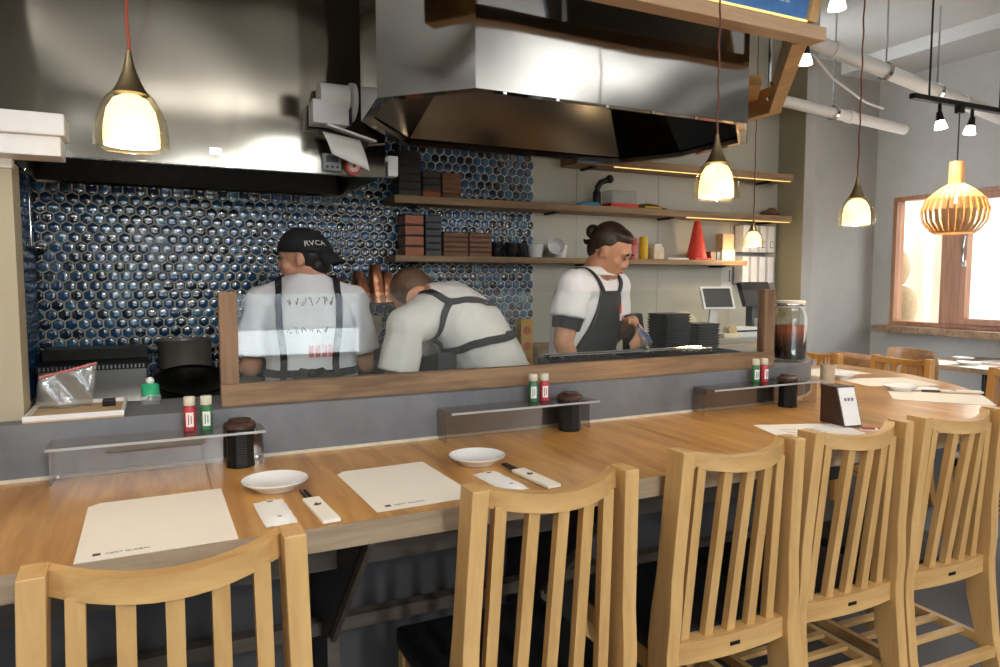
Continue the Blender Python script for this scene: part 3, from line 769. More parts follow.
caddy('black ridged sauce canister with dark lid near the curved counter end', 2.102)
def shaker(label, loc, red):
    t = thing('spice_shaker', label, 'spice bottle', loc, random.uniform(-.2, .2) - .2, 'small spice shaker bottles')
    G().lathe([(.0125, 0), (.0145, .002), (.0145, .055), (.0115, .062), (.0105, .066)], 20).build('bottle', 'redlabel' if red else 'greenlabel', t, smooth=True)
    G().lathe([(.0128, .064), (.0135, .066), (.0135, .084), (.0125, .086), (.002, .086)], 20).build('cap', 'cork', t, smooth=True)
    g = G(); n = 8; vs = []
    for z in (.012, .048):
        for k in range(n): a = -PI / 2 + (k / (n - 1) - .5) * 1.25; vs.append((.0149 * math.cos(a), .0149 * math.sin(a), z))
    lb = g.add(vs, [(k, k + 1, n + k + 1, n + k) for k in range(n - 1)]).build('label_print', 'paper_white', t, thick=.0003)
    for k in range(2): G().box((-.003 + .006 * k, -.0150, .030), (.0022, .0006, .026 - .006 * k)).build('lettering_line', 'redlabel' if red else 'greenlabel', lb)
    return t
SZ = CT + .0952
shaker('small red-labelled spice shaker on the stand nearest the pier', (.066, 1.895, SZ), True)
shaker('small green-labelled spice shaker on the stand nearest the pier', (.104, 1.892, SZ), False)
shaker('small green-labelled spice shaker on the middle stand', (1.038, 1.895, SZ), False)
shaker('small red-labelled spice shaker on the middle stand', (1.076, 1.893, SZ), True)
shaker('small green-labelled spice shaker near the curved counter end', (1.966, 1.895, SZ), False)
shaker('small red-labelled spice shaker near the curved counter end', (2.006, 1.893, SZ), True)

# ---- menu stand, flyer, beaker
mn = thing('menu_stand', 'dark walnut menu stand holding a white menu sheet', 'menu stand', (2.0, 1.56, CT), math.radians(-100))
G().add([(-.06, -.03, 0), (.05, -.03, 0), (.05, .03, 0), (-.06, .03, 0), (-.06, -.03, .125), (.01, -.03, .125), (.01, .03, .125), (-.06, .03, .125)], [(3, 2, 1, 0), (4, 5, 6, 7), (0, 1, 5, 4), (1, 2, 6, 5), (2, 3, 7, 6), (3, 0, 4, 7)]).build('wood_block', 'menu_wood', mn, bevel=.002)
sl = V((.04, 0, -.125)).normalized(); nrm = V((.125, 0, .04)).normalized()
R = Matrix((V((0, 1, 0)), -sl, V((0, 1, 0)).cross(-sl))).transposed()
sheet = G().box(V((.036, 0, .064)) , (.062, .122, .003), R).build('menu_sheet', 'paper_white', mn)
G().box(V((.0335, 0, .0635)), (.07, .132, .003), R).build('sheet_backing', 'menu_wood', mn)
for k in range(3): G().box(V((.0305, -.013 + k * .013, .0855)) + nrm * .002, (.008, .010, .0006), R).build('printed_character', 'darkpaper', sheet)
fl = thing('flyer', 'white printed flyer lying behind the middle chair of the row', 'flyer', (1.83, 1.49, CT), math.radians(-20))
G().bx(-.16, .13, -.09, .13, 0, .0012).build('sheet', 'paper_white', fl)
for k in range(4): G().bx(-.11, .02, .05 - k * .022, .054 - k * .022, .0012, .0015).build('text_line', 'darkpaper', fl)
rt = thing('chopstick_wrapper', 'red and white paper wrapper lying by the menu stand', 'wrapper', (2.03, 1.44, CT), math.radians(-30))
G().bx(-.06, .05, -.012, .012, 0, .003).build('paper_strip', 'paper_white', rt); G().bx(-.055, -.02, -.013, .013, .003, .008).build('red_end', 'redlabel', rt, bevel=.002); G().bx(-.005, .03, -.012, .012, .003, .006).build('red_band', 'redlabel', rt, bevel=.002)
bk = thing('beaker', 'beige ceramic beaker at the curved counter end', 'beaker', (2.60, 2.10, CT))
G().lathe([(.026, 0), (.028, .002), (.030, .09), (.0315, .105), (.0295, .105), (.027, .01), (.002, .008)], 24).build('cup', 'beige_cup', bk, smooth=True)
for k in range(4): G().tube([(-.01 + k * .007, .004 * (k % 2), .012), (-.014 + k * .01, .008 * (k % 2), .135)], .0028, 6).build('stick', 'tan', bk)

# ================================================================== OVERHEAD
def pendant(label, loc, cord, s=1.0, group='glass pendant lamps over the bar'):
    """loc = centre of the lower rim"""
    t = thing('pendant_lamp', label, 'lamp', loc, 0, group); t.scale = (s,) * 3
    top = (3.16 - loc[2]) / s
    R = .074
    prof = [(R, 0), (R * 1.0, .015), (R * .95, .05), (R * .82, .08), (R * .64, .105), (R * .45, .12), (R * .3, .13)]
    G().sheet([[(r * math.cos(2 * PI * k / 32), r * math.sin(2 * PI * k / 32), z) for k in range(32)] for r, z in prof], 32, len(prof), True).build('outer_glass', 'amber_glass', t, smooth=True)
    R2 = .055
    prof = [(R2 * .98, .006), (R2, .02), (R2 * .97, .05), (R2 * .86, .08), (R2 * .62, .102), (R2 * .3, .112), (.003, .114)]
    G().sheet([[(r * math.cos(2 * PI * k / 32), r * math.sin(2 * PI * k / 32), z) for k in range(32)] for r, z in prof], 32, len(prof), True).build('inner_shade', 'lampglow', t, smooth=True)
    G().ball((0, 0, .05), .024, 16, 10).build('bulb', 'bulb', t, smooth=True)
    G().lathe([(.036, .113), (.031, .122), (.022, .14), (.0145, .16), (.009, .18), (.006, .2), (.005, .205)], 28).build('lamp_cap', 'brass', t, smooth=True)
    n = 60; pts = [(.0016 * math.cos(k * 1.3), .0016 * math.sin(k * 1.3), .205 + (top - .205) * k / n) for k in range(n + 1)]
    G().tube(pts, .0032, 6).build('cord', cord, t)
    G().lathe([(.05, top - .03), (.05, top - .001), (.02, top - .0005)], 24).build('ceiling_rose', 'brass', t, smooth=True)
    d = bpy.data.lights.new('pendant_glow', 'POINT'); d.energy = 3; d.color = (1, .82, .56); d.shadow_soft_size = .03
    lo = bpy.data.objects.new('pendant_glow', d); COL.objects.link(lo); lo.parent = t; lo.location = (0, 0, -.02)
    return t
pendant('amber glass pendant lamp on a red cord over the nearest placemat', (-.030, 1.487, 1.562), 'cordred', .86)
pendant('amber glass pendant lamp hanging in front of the island hood corner', (1.553, 1.675, 1.568), 'cordbrown', .95)
pendant('amber glass pendant lamp over the curved counter end', (2.553, 1.953, 1.54), 'cordbrown', .95)
pendant('small amber glass pendant lamp in front of the white binders', (3.436, 3.363, 1.53), 'cordbrown', .88)

# birch slat lamp and lighting track
ol = thing('slatted_birch_lamp', 'round birch lamp of curved slats hanging from the black track', 'lamp', (4.58, 2.80, 1.615))
N = 28
for k in range(N):
    a = 2 * PI * k / N; d = V((math.cos(a), math.sin(a), 0)); sd = V((-math.sin(a), math.cos(a), 0))
    prof = [(.03, .435), (.035, .36), (.045, .31), (.10, .275), (.165, .215), (.19, .145), (.178, .075), (.135, .018), (.11, .003)]
    P = [d * r + V((0, 0, z)) for r, z in prof]
    G().tube(P, [(.013, .0028)] * len(P), 4, side=sd).build('slat', 'octo', ol)
G().lathe([(.102, .0), (.118, .0), (.118, .008), (.102, .008)], 40, closed=True).build('ring', 'octo', ol)
G().lathe([(.034, .30), (.044, .30), (.044, .45), (.034, .45)], 28, closed=True).build('collar', 'octo', ol)
G().ball((0, 0, .22), (.022, .022, .03), 16, 10).build('bulb', 'bulb_soft', ol, smooth=True)
G().tube([(0, 0, .255), (0, 0, .44)], .014, 10).build('bulb_holder', 'blackmetal', ol, smooth=True)
G().tube([(0, 0, .44), (0, 0, .748)], .004, 6).build('cord', 'black', ol)
d = bpy.data.lights.new('birch_glow', 'POINT'); d.energy = 2; d.color = (1, .8, .5); d.shadow_soft_size = .03
lo = bpy.data.objects.new('birch_glow', d); COL.objects.link(lo); lo.parent = ol; lo.location = (0, 0, .15)
tr = thing('lighting_track', 'black lighting track hung from the ceiling near the window', 'track', (4.58, 2.80, 2.42))
a = V((4.2 - 4.53, 2.74 - 2.74 + .06, 0)); b = V((6.0 - 4.9, -.55, 0))
a = V((-.47, 0, .0)); b = V((1.15, 0, .0)); u = (b - a).normalized()
G().beam(a, b, .035, .03).build('rail', 'blackmetal', tr)
for f in (.1, .55): G().tube([a + (b - a) * f, a + (b - a) * f + V((0, 0, 3.16 - 2.42))], .006, 8).build('hanger_rod', 'blackmetal', tr)
G().box((0, 0, -.03), (.05, .035, .05), (0, 0, math.atan2(u.y, u.x))).build('plug_adapter', 'blackmetal', tr)
def spot(label, loc, drop=.05, aim=(0, 0, -1)):
    t = thing('spot_lamp', label, 'spotlight', loc, 0, 'black track spotlights with glowing bulbs')
    G().tube([(0, 0, 0), (0, 0, -drop)], .011, 8).build('stem', 'blackmetal', t)
    A = V(aim).normalized(); p = V((0, 0, -drop))
    G().tube([p - A * .02, p + A * .035], [.016, .024], 12).build('socket', 'blackmetal', t, smooth=True)
    G().tube([p + A * .035, p + A * .06, p + A * .085], [.022, .03, .036], 14).build('bulb', 'spotglow', t, smooth=True)
    d = bpy.data.lights.new('spot_glow', 'SPOT'); d.energy = 22; d.color = (1, .92, .8); d.spot_size = math.radians(95); d.spot_blend = .6; d.shadow_soft_size = .05
    lo = bpy.data.objects.new('spot_glow', d); COL.objects.link(lo); lo.parent = t; lo.location = p + A * .1
    lo.rotation_euler = A.to_track_quat('-Z', 'Y').to_euler(); return t
spot('black track spotlight hanging before the birch lamp cord', (4.38, 2.80, 2.4035), .07, (.1, -.1, -1))
spot('black track spotlight just beyond the birch lamp cord', (4.71, 2.80, 2.4035), .07, (-.1, .1, -1))
spot('black spotlight on the ceiling conduit beside the blue signboard', (2.60, 2.12, 2.585), .05, (.05, 0, -1))
spot('black spotlight half hidden behind the pine side beam', (3.15, 2.75, 2.60), .05, (0, 0, -1))
# conduit carrying the spotlights
cd = thing('ceiling_conduit', 'thick black flexible duct under the ceiling behind the signboard', 'duct', (0, 0, 0))
pts = [(1.9, 3.05, 2.62), (2.3, 2.9, 2.66), (2.55, 2.5, 2.66), (2.6, 2.12, 2.62), (2.75, 1.8, 2.68), (3.3, 1.4, 2.9), (3.7, 1.1, 3.155)]
G().tube([(3.15, 2.75, 2.63), (2.9, 2.62, 2.64), (2.6, 2.35, 2.64)], .03, 12).build('branch', 'rubber', cd, smooth=True)
fine = []
for i in range(len(pts) - 1):
    for k in range(12): fine.append(V(pts[i]).lerp(V(pts[i + 1]), k / 12))
for _ in range(12): fine = [fine[0]] + [(fine[i - 1] + fine[i] * 2 + fine[i + 1]) / 4 for i in range(1, len(fine) - 1)] + [fine[-1]]
G().tube(fine, [.034 + .003 * (k % 2) for k in range(len(fine))], 12).build('hose', 'rubber', cd, smooth=True)
for p in ((2.6, 2.35, 2.66), (3.15, 2.75, 2.64)): G().tube([p, (p[0], p[1], 3.16)], .008, 8).build('hanger_rod', 'chrome', cd)
# white pipes
def pipe(label, a, b, r, hangers):
    t = thing('ceiling_pipe', label, 'pipe', a); A = V(a); B = V(b) - A
    G().tube([V((0, 0, 0)), B], r, 20).build('pipe', 'pipe', t, smooth=True)
    for f in (.35, .75): G().tube([B * f - B.normalized() * .02, B * f + B.normalized() * .02], r + .006, 20).build('joint_sleeve', 'pipe', t, smooth=True)
    for f in hangers:
        p = B * f; c = G(); c.tube([p + V((0, 0, r)), V((p.x, p.y, 3.16 - A.z))], .006, 8)
        h = c.build('hanger_rod', 'chrome', t); G().tube([p - B.normalized() * .012, p + B.normalized() * .012], r + .012, 16).build('clamp', 'chrome', h)
    return t
pipe('long white ceiling pipe passing above the black lighting track', (2.9, 3.3, 2.97), (5.8, 3.0, 2.40), .046, (.5, .66))
pipe('shorter white ceiling pipe below, ending at the far concrete wall', (2.5, 3.35, 2.53), (5.02, 3.47, 2.43), .037, (.68,))
cb = thing('cable', 'thin white cable looping from the upper wall down to the lower pipe', 'cable', (0, 0, 0))
G().tube([(3.6, 3.28, 2.72), (3.85, 3.3, 2.76), (4.05, 3.31, 2.64), (4.4, 3.33, 2.53), (4.6, 3.34, 2.51)], .008, 8).build('cable_run', 'pipe', cb, smooth=True)

# pine frame and blue signboard
tf = thing('pine_frame', 'hanging pine timber frame that wraps the island hood', 'frame', (2.0, 1.8, 2.16))
def T(x, y, z): return (x - 2.0, y - 1.8, z - 2.16)
G().beam(T(.62, 2.06, 2.225), T(.86, 1.84, 2.225), .055, .13).build('diagonal_beam', 'timber_y', tf, bevel=.003)
G().beam(T(.85, 1.82, 2.18), T(2.145, 1.82, 2.18), .07, .045).build('front_beam', 'timber', tf, bevel=.003)
G().beam(T(2.10, 1.86, 2.225), T(2.84, 2.66, 2.225), .055, .13).build('diagonal_beam', 'timber_y', tf, bevel=.003)
G().beam(T(2.84, 2.64, 2.225), T(2.86, 3.40, 2.225), .055, .13).build('side_beam', 'timber_y', tf, bevel=.003)
G().beam(T(2.60, 2.56, 2.27), T(2.82, 2.80, 2.27), .06, .05).build('brace', 'timber_y', tf, bevel=.003)
for x, y in ((.95, 1.84), (1.3, 1.84), (2.10, 1.9), (2.33, 2.12), (2.84, 2.7), (2.86, 3.3)): G().tube([T(x, y, 2.19), T(x, y, 3.16)], .009, 8).build('hanger_rod', 'chrome', tf)
for p in (T(2.66, 2.52, 2.25), T(2.74, 2.61, 2.21)): G().ball(p, .012, 10, 6).build('bolt', 'chrome', tf)
sg = thing('signboard', 'blue patterned signboard tilted above the bar, edged in pine', 'sign', (2.0, 1.80, 2.214))
ty, tz = -.105, .42   # the board leans out towards the guests
def S(x, v, o=0): n = V((0, -tz, ty)).normalized(); return V((x - 2.0, ty * v, tz * v)) + n * o
n = V((0, -tz, ty)).normalized()
g = G(); g.add([S(1.25, 0), S(2.055, 0), S(2.055, 1), S(1.25, 1), S(1.25, 0, -.012), S(2.055, 0, -.012), S(2.055, 1, -.012), S(1.25, 1, -.012)], [(3, 2, 1, 0), (4, 5, 6, 7), (0, 1, 5, 4), (1, 2, 6, 5), (2, 3, 7, 6), (3, 0, 4, 7)])
brd = g.build('board', 'blue_print', sg)
g = G(); g.add([S(1.25, 0, -.0125), S(2.055, 0, -.0125), S(2.055, 1, -.0125), S(1.25, 1, -.0125), S(1.25, 0, -.018), S(2.055, 0, -.018), S(2.055, 1, -.018), S(1.25, 1, -.018)], [(3, 2, 1, 0), (4, 5, 6, 7), (0, 1, 5, 4), (1, 2, 6, 5), (2, 3, 7, 6), (3, 0, 4, 7)]); g.build('back_board', 'white', sg)
for v0, v1 in ((.42, .56), (.62, .66), (.8, .86)):
    g = G(); g.add([S(1.25, v0 + .25, .002), S(2.05, v0 - .12, .002), S(2.05, v1 - .12, .002), S(1.25, v1 + .25, .002)], [(0, 1, 2, 3)]); g.build('pale_stripe', 'sign_white', brd, thick=.001)
for k in range(4):
    x = 1.94 - k * .17; c = S(x, .14 + .05 * (k % 2), .003)
    for q in range(4):
        aa = PI / 4 + q * PI / 2; cx = S(x + .017 * math.cos(aa), .14 + .05 * (k % 2) + .035 * math.sin(aa), .003)
        G().box(cx, (.018, .012, .002), Matrix.Rotation(-PI / 2 + .5, 3, 'X')).build('flower_petal', 'sign_white', brd)
G().beam(S(2.075, 0.0), S(2.075, 1.0), .04, .03, n).build('side_trim', 'timber_y', sg)
G().beam(S(1.25, .0, .006), S(2.055, .0, .006), .006, .006).build('light_strip', 'led', sg)
for x in (1.4, 1.9): G().beam(S(x, .9, -.015), V((x - 2.0, -.2, 3.16 - 2.214)), .02, .02).build('stay', 'chrome', sg)

# white box unit on the pier, small things on the wall hood
wbx = thing('white_wall_unit', 'white boxy appliance fixed over the beige pier', 'appliance', (-.6, 1.99, 1.60))
G().bx(-1.2, .427, -.10, .01, .045, .094).build('housing', 'white', wbx, bevel=.004)
G().bx(-1.2, .417, -.085, .01, .0, .045).build('lower_lip', 'white', wbx, bevel=.003)
G().bx(-1.2, .31, .0, .03, -.02, .0).build('wall_bracket', 'white', wbx)
dp = thing('roll_dispenser', 'white plastic roll dispenser with a dark slot fixed on the wall hood', 'dispenser', (.69, 2.886, 1.80))
G().bx(-.125, .015, -.09, .0, .125, .215).build('box_body', 'white', dp, bevel=.004)
g = G(); g.tube([(-.095, -.05, .235), (.02, -.05, .235)], .052, 24); g.build('paper_roll', 'paper_white', dp, smooth=True)
g = G(); g.tube([(.03, -.04, .225), (.045, -.04, .225)], [(.085, .075)] * 2, 28, side=(0, 1, 0)); g.build('side_disc', 'white', dp, smooth=True)
G().bx(.016, .03, -.075, -.02, .13, .20).build('slot', 'black', dp)
G().box((.03, -.04, .105), (.2, .1, .008), (.15, .25, 0)).build('tray', 'white', dp)
P = [[(-.085 + .03 * (i / 6) + .15 * j / 8, -.06 - .03 * math.sin(i / 6 * 2), .10 - .09 * i / 6 - .055 * (j / 8) * (.4 + .6 * i / 6)) for j in range(9)] for i in range(7)]
G().sheet(P, 9, 7).build('hanging_paper', 'paper_white', dp, smooth=True, thick=.001)
th = thing('digital_thermometer', 'grey digital thermometer stuck to the wall hood', 'thermometer', (.655, 2.898, 1.757))
G().bx(-.037, .037, -.018, 0, 0, .07).build('case', 'grey', th, bevel=.005); G().bx(-.025, .025, -.0195, -.018, .035, .06).build('display', 'slate', th)
for k in range(3): G().tube([(-.02 + k * .02, -.018, .016), (-.02 + k * .02, -.022, .016)], .0055, 10).build('button', 'black', th)
tm = thing('kitchen_timer', 'round red kitchen timer with white dial on the wall hood', 'timer', (.742, 2.898, 1.782))
G().tube([(0, 0, 0), (0, -.02, 0)], .033, 24).build('case', 'red', tm, smooth=True); dl = G().tube([(0, -.02, 0), (0, -.024, 0)], .024, 24).build('dial', 'paper_white', tm)
for k in range(12): G().box((.019 * math.cos(k * PI / 6), -.0245, .019 * math.sin(k * PI / 6)), (.003, .001, .003)).build('tick', 'ink', dl)
G().tube([(0, -.024, 0), (0, -.032, 0)], .007, 12).build('pointer_knob', 'red', tm)
wsx = thing('small_white_box', 'small white box hanging at the end of the wall hood', 'box', (.915, 2.93, 1.755))
G().bx(-.022, .022, -.03, .03, 0, .085).build('case', 'white', wsx, bevel=.004); G().bx(-.035, -.022, -.02, .02, .06, .08).build('hook', 'white', wsx)
# ceiling tube lights over the dining side (added for neutral fill; one strip light inferred)
for k, (x, y) in enumerate(((.55, -1.7), (3.4, -1.7), (-1.6, -.2))):
    t = thing('fill_tube_light', ['bare ceiling tube light behind the viewer, street side', 'added fill tube light behind the viewer, window side', 'added fill tube light above the bar end by the pier'][k], 'light', (x, y, 2.32))
    G().bx(-.05, .05, -.62, .62, .04, .07).build('batten', 'white', t); G().tube([(0, -.5, .07), (0, -.5, .84)], .006, 6).build('hanger_rod', 'blackmetal', t); G().tube([(0, .5, .07), (0, .5, .84)], .006, 6).build('hanger_rod', 'blackmetal', t); G().tube([(0, -.6, .02), (0, .6, .02)], .016, 12).build('tube', 'fluor', t, smooth=True)
    d = bpy.data.lights.new('tube_fill', 'AREA'); d.shape = 'RECTANGLE'; d.size = .08; d.size_y = 1.2; d.energy = 42; d.color = (.93, .965, 1.0)
    lo = bpy.data.objects.new('tube_fill', d); COL.objects.link(lo); d.energy = (58, 46, 10)[k]; lo.parent = t; lo.location = (0, 0, -.005)
    d2 = d.copy(); d2.energy = 48; lo = bpy.data.objects.new('tube_fill', d2); COL.objects.link(lo); lo.parent = t; lo.location = (0, 0, .085); lo.rotation_euler = (PI, 0, 0)  # added upward fill that brightens the ceiling mirrored in the hoods

# ================================================================== KITCHEN
def unit(name, label, cat, x0, x1, y0, y1, z1, mat='steel', doors=2):
    t = thing(name, label, cat, ((x0 + x1) / 2, (y0 + y1) / 2, 0)); a, b, d = (x1 - x0) / 2, (y1 - y0) / 2, z1
    G().bx(-a, a, -b, b, .08, d - .03).build('carcass', mat, t); G().bx(-a - .005, a + .005, -b - .005, b + .005, d - .03, d).build('worktop', 'steel', t, bevel=.003)
    for k in range(doors):
        x = -a + 2 * a * k / doors; p = G().bx(x + .01, x + 2 * a / doors - .01, -b - .015, -b, .12, d - .05).build('door', mat, t, bevel=.002)
        G().bx(x + a / doors - .05, x + a / doors + .05, -b - .03, -b - .015, d - .1, d - .085).build('handle', 'chrome', p)
    for sx in (-1, 1):
        for sy in (-1, 1): G().tube([(sx * (a - .04), sy * (b - .04), 0), (sx * (a - .04), sy * (b - .04), .08)], .018, 8).build('foot', 'blackmetal', t)
    return t
unit('stove_cabinet', 'steel stove cabinet below the blue tiles', 'cabinet', -.45, .62, 3.11, 3.68, .80)
unit('back_cabinet', 'long steel cabinet against the kitchen back wall', 'cabinet',   .64, 2.55, 3.16, 3.68, .85, 'steel', 4)
unit('prep_cabinet', 'steel prep cabinet behind the glass screen', 'cabinet', .25, 2.03, 2.24, 2.35, .9, 'steel', 4)
unit('till_cabinet', 'low cabinet that carries the till behind the curved ledge', 'cabinet', 2.60, 3.37, 2.92, 3.35, 1.0, 'tan', 2)
unit('dish_cabinet', 'narrow steel cabinet carrying the black dishes', 'cabinet', 1.93, 2.40, 2.42, 2.64, .97, 'steel', 1)

br = thing('broiler', 'stainless broiler with a slotted black top against the tiles', 'broiler', (-.24, 3.48, .80))
G().bx(-.195, .195, -.16, .17, 0, .15).build('casing', 'steel', br, bevel=.003)
G().bx(-.2, .2, -.17, .18, .15, .175).build('slot_frame', 'iron', br)
for k in range(26): G().bx(-.19 + k * .0148, -.19 + k * .0148 + .007, -.175, -.17, .155, .17).build('slot', 'steel', br)
G().bx(-.2, .2, .0, .17, .175, .225).build('flue_box', 'iron', br, bevel=.004)
st = thing('burner_stand', 'black iron gas burner stand under the stock pot', 'burner', (.11, 3.53, .80))
g = G().bx(-.14, .14, -.14, .14, .0, .10); g.build('stand_box', 'iron', st, bevel=.004)
for k in range(4): G().beam((math.cos(k * PI / 2) * .13, math.sin(k * PI / 2) * .13, .11), (math.cos(k * PI / 2) * .03, math.sin(k * PI / 2) * .03, .11), .015, .02).build('trivet_bar', 'iron', st)
pt = thing('stock_pot', 'dull metal stock pot on the burner beside the tiles', 'pot', (.112, 3.53, .921))
G().lathe([(.105, 0), (.112, .004), (.114, .125), (.118, .13), (.114, .131), (.109, .124), (.107, .01), (.01, .006)], 36).build('body', 'alu', pt, smooth=True)
for sx in (-1, 1): G().tube([(sx * .113, -.025, .09), (sx * .14, -.02, .095), (sx * .14, .02, .095), (sx * .113, .025, .09)], .006, 8).build('handle', 'alu', pt, smooth=True)
wk = thing('wok', 'large black wok tilted in front of the stock pot', 'wok', (.125, 3.245, .80))
P = []
for i in range(9):
    a = i / 8 * 1.15; r = .15 * math.sin(a) / math.sin(1.15); z = .12 * (1 - math.cos(a))
    P.append([Matrix.Rotation(.3, 3, 'X') @ V((r * math.cos(2 * PI * k / 30), r * math.sin(2 * PI * k / 30), z)) + V((0, .02, .035)) for k in range(30)])
G().sheet(P, 30, 9, True).build('bowl', 'iron', wk, smooth=True, thick=.003)
G().tube([(.15, .03, .13), (.3, .02, .17)], .012, 10).build('handle', 'blackwood', wk, smooth=True)

# steel rack with copper cups and bowls
rk = thing('utensil_rack', 'dark steel rack holding copper cups between the cooks', 'rack', (.93, 3.46, .85))
for z in (.17, .345): G().bx(-.22, .24, -.14, .14, z, z + .012).build('shelf', 'iron', rk)
for x in (-.21, .23):
    for y in (-.13, .13): G().tube([(x, y, 0), (x, y, .357)], .008, 8).build('post', 'iron', rk)
G().bx(-.2, .22, -.1, .13, .0, .1).build('tray_box', 'iron', rk, bevel=.004)
def cup_mesh(): return G().lathe([(.026, 0), (.028, .002), (.039, .085), (.040, .088), (.037, .087), (.026, .006), (.002, .005)], 24).mesh('copper_cup', smooth=True)
cm = cup_mesh()
def copper(x, y, z, n, tilt, label):
    for k in range(n):
        o = place('copper_cup', cm, 'copper', None); R = Euler(tilt).to_matrix(); p = V((x, y, z + .0875 * (1 if n else 0))) + R @ V((0, 0, k * .034))
        o.rotation_euler = (R @ Matrix.Rotation(PI, 3, 'X')).to_euler(); o.location = p; tag(o, label + ', ' + place_in(k, n), 'cup', 'copper cups on the rack')
RZ = .85 + .358
copper(.985, 3.42, RZ, 4, (0, -.10, 0), 'copper cup in the tallest upturned stack on the rack')
copper(.915, 3.50, RZ, 3, (0, 0, 0), 'copper cup in the stack behind the tallest one')
copper(.895, 3.38, RZ, 2, (0, -.12, 0), 'copper cup in the short leaning stack on the rack')
copper(.815, 3.48, RZ, 2, (0, 0, 0), 'copper cup in the stack beside the red tumbler')
copper(1.06, 3.51, RZ, 3, (0, 0, 0), 'copper cup in the stack beside the bending cook')
tag(G().lathe([(.03, 0), (.036, .08), (.034, .08), (.028, .004), (.002, .004)], 20).build('red_tumbler', 'red', loc=(.80, 3.38, RZ), smooth=True), 'red tumbler among the copper cups on the rack', 'tumbler')
for k in range(6):
    tag(G().lathe([(.03, 0), (.04, .01), (.058, .045), (.056, .045), (.038, .012), (.002, .008)], 24).build('bowl', 'beige_cup', loc=(.955, 3.42, 1.0325 + k * .013), smooth=True), 'beige bowl in the nested stack under the copper cups, ' + place_in(k, 6), 'bowl', 'beige bowls under the copper cups')
tag(G().lathe([(.05, 0), (.052, .004), (.052, .10), (.04, .12), (.04, .13), (.002, .132)], 20).build('jar', 'brown_bag', loc=(1.09, 3.42, 1.0325), smooth=True), 'brown storage jar on the lower shelf of the rack', 'jar')

# wooden wall shelves
def shelf(label, x0, x1, z0, z1):
    t = thing('wall_shelf', label, 'shelf', ((x0 + x1) / 2, 3.7, z0)); a = (x1 - x0) / 2
    G().bx(-a, a, -.2, -.012, 0, z1 - z0).build('plank', 'shelf_wood', t, bevel=.003)
    for k in range(max(2, int((x1 - x0) / .7))): x = -a + .15 + k * (2 * a - .3) / (max(2, int((x1 - x0) / .7)) - 1); G().bx(x - .012, x + .012, -.15, -.012, -.012, 0).build('bracket', 'blackmetal', t)
    return t
S1 = shelf('long plank shelf across the tiles and beige wall, above the cook with the bun', 1.11, 3.93, 1.715, 1.755)
S2 = shelf('lower plank shelf with lacquer boxes and white cups', 1.11, 3.53, 1.415, 1.448)
S3 = shelf('high plank shelf half hidden behind the island hood', 2.2, 3.93, 1.99, 2.036)
G().bx(.5, 1.40, -.19, -.184, -.005, 0).build('light_strip', 'led', S1); G().bx(-.6, .85, -.19, -.184, -.005, 0).build('light_strip', 'led', S3)
def simple(name, mat, x0, x1, y0, y1, z0, z1, label, cat, group=None, bevel=.003):
    c = ((x0 + x1) / 2, (y0 + y1) / 2, z0)
    o = G().bx(x0 - c[0], x1 - c[0], y0 - c[1], y1 - c[1], 0, z1 - z0).build(name, mat, loc=c, bevel=bevel); return tag(o, label, cat, group)
A1, A2 = 1.7552, 1.4482
def box_lidded(mat, x0, x1, z0, z1, label, group, band=None):
    t = thing('lacquer_box', label, 'box', ((x0 + x1) / 2, 3.59, z0), 0, group); a = (x1 - x0) / 2
    G().bx(-a, a, -.06, .06, 0, (z1 - z0) * .80).build('tray', mat, t, bevel=.002); G().bx(-a - .001, a + .001, -.061, .061, (z1 - z0) * .84, z1 - z0 - .0005).build('lid', band or mat, t, bevel=.002)
for k in range(6): box_lidded('blackwood', 1.145, 1.262, A1 + k * .039, A1 + (k + 1) * .039, 'black lidded box in the tallest stack on the long shelf, ' + place_in(k, 6), 'boxes on the long shelf')
for k in range(4): box_lidded('amber_box' if k < 1 else 'blackwood', 1.273, 1.372, A1 + k * .034, A1 + (k + 1) * .034, 'brown lidded box at the bottom of the second stack on the long shelf' if k < 1 else 'black lidded box in the second stack on the long shelf, ' + place_in(k, 4), 'boxes on the long shelf')
for k in range(5): box_lidded('box_wood', 1.383, 1.49, A1 + k * .026, A1 + (k + 1) * .026, 'brown lidded box in the third stack on the long shelf, ' + place_in(k, 5), 'boxes on the long shelf', 'amber_box')
for k in range(4): box_lidded('amber_box', 1.175, 1.275, A2 + k * .055, A2 + (k + 1) * .055, 'orange-brown lidded box in the first stack on the lower shelf, ' + place_in(k, 4), 'boxes on the lower shelf', 'blackwood')
for k in range(6): box_lidded('slate', 1.287, 1.375, A2 + k * .036, A2 + (k + 1) * .036, 'grey-black lidded box in the second stack on the lower shelf, ' + place_in(k, 6), 'boxes on the lower shelf', 'blackwood')
for k in range(5): box_lidded('box_wood', 1.388, 1.53, A2 + k * .026, A2 + (k + 1) * .026, 'wide brown box in the stack next to the grey boxes, ' + place_in(k, 5), 'boxes on the lower shelf')
for k in range(5): box_lidded('box_wood', 1.538, 1.67, A2 + k * .0262, A2 + (k + 1) * .0262, 'wide brown box in the stack next to the black bowls, ' + place_in(k, 5), 'boxes on the lower shelf')
def bowl(name, mat, x, z, r, h, label, group, y=3.58):
    return tag(G().lathe([(r * .5, 0), (r * .55, .003), (r * .9, h * .55), (r, h), (r * .94, h), (r * .82, h * .5), (.002, h * .12)], 24).build(name, mat, loc=(x, y, z), smooth=True), label, 'bowl', group)
for x, y, pw in ((1.722, 3.58, 'next to the brown boxes'), (1.80, 3.55, 'in the middle pair'), (1.875, 3.58, 'next to the white cups')):
    for k in range(2): bowl('black_bowl', 'black', x, A2 + k * .03, .04, .05, ('upper' if k else 'lower') + ' black glazed bowl of the pair ' + pw, 'black bowls on the lower shelf', y)
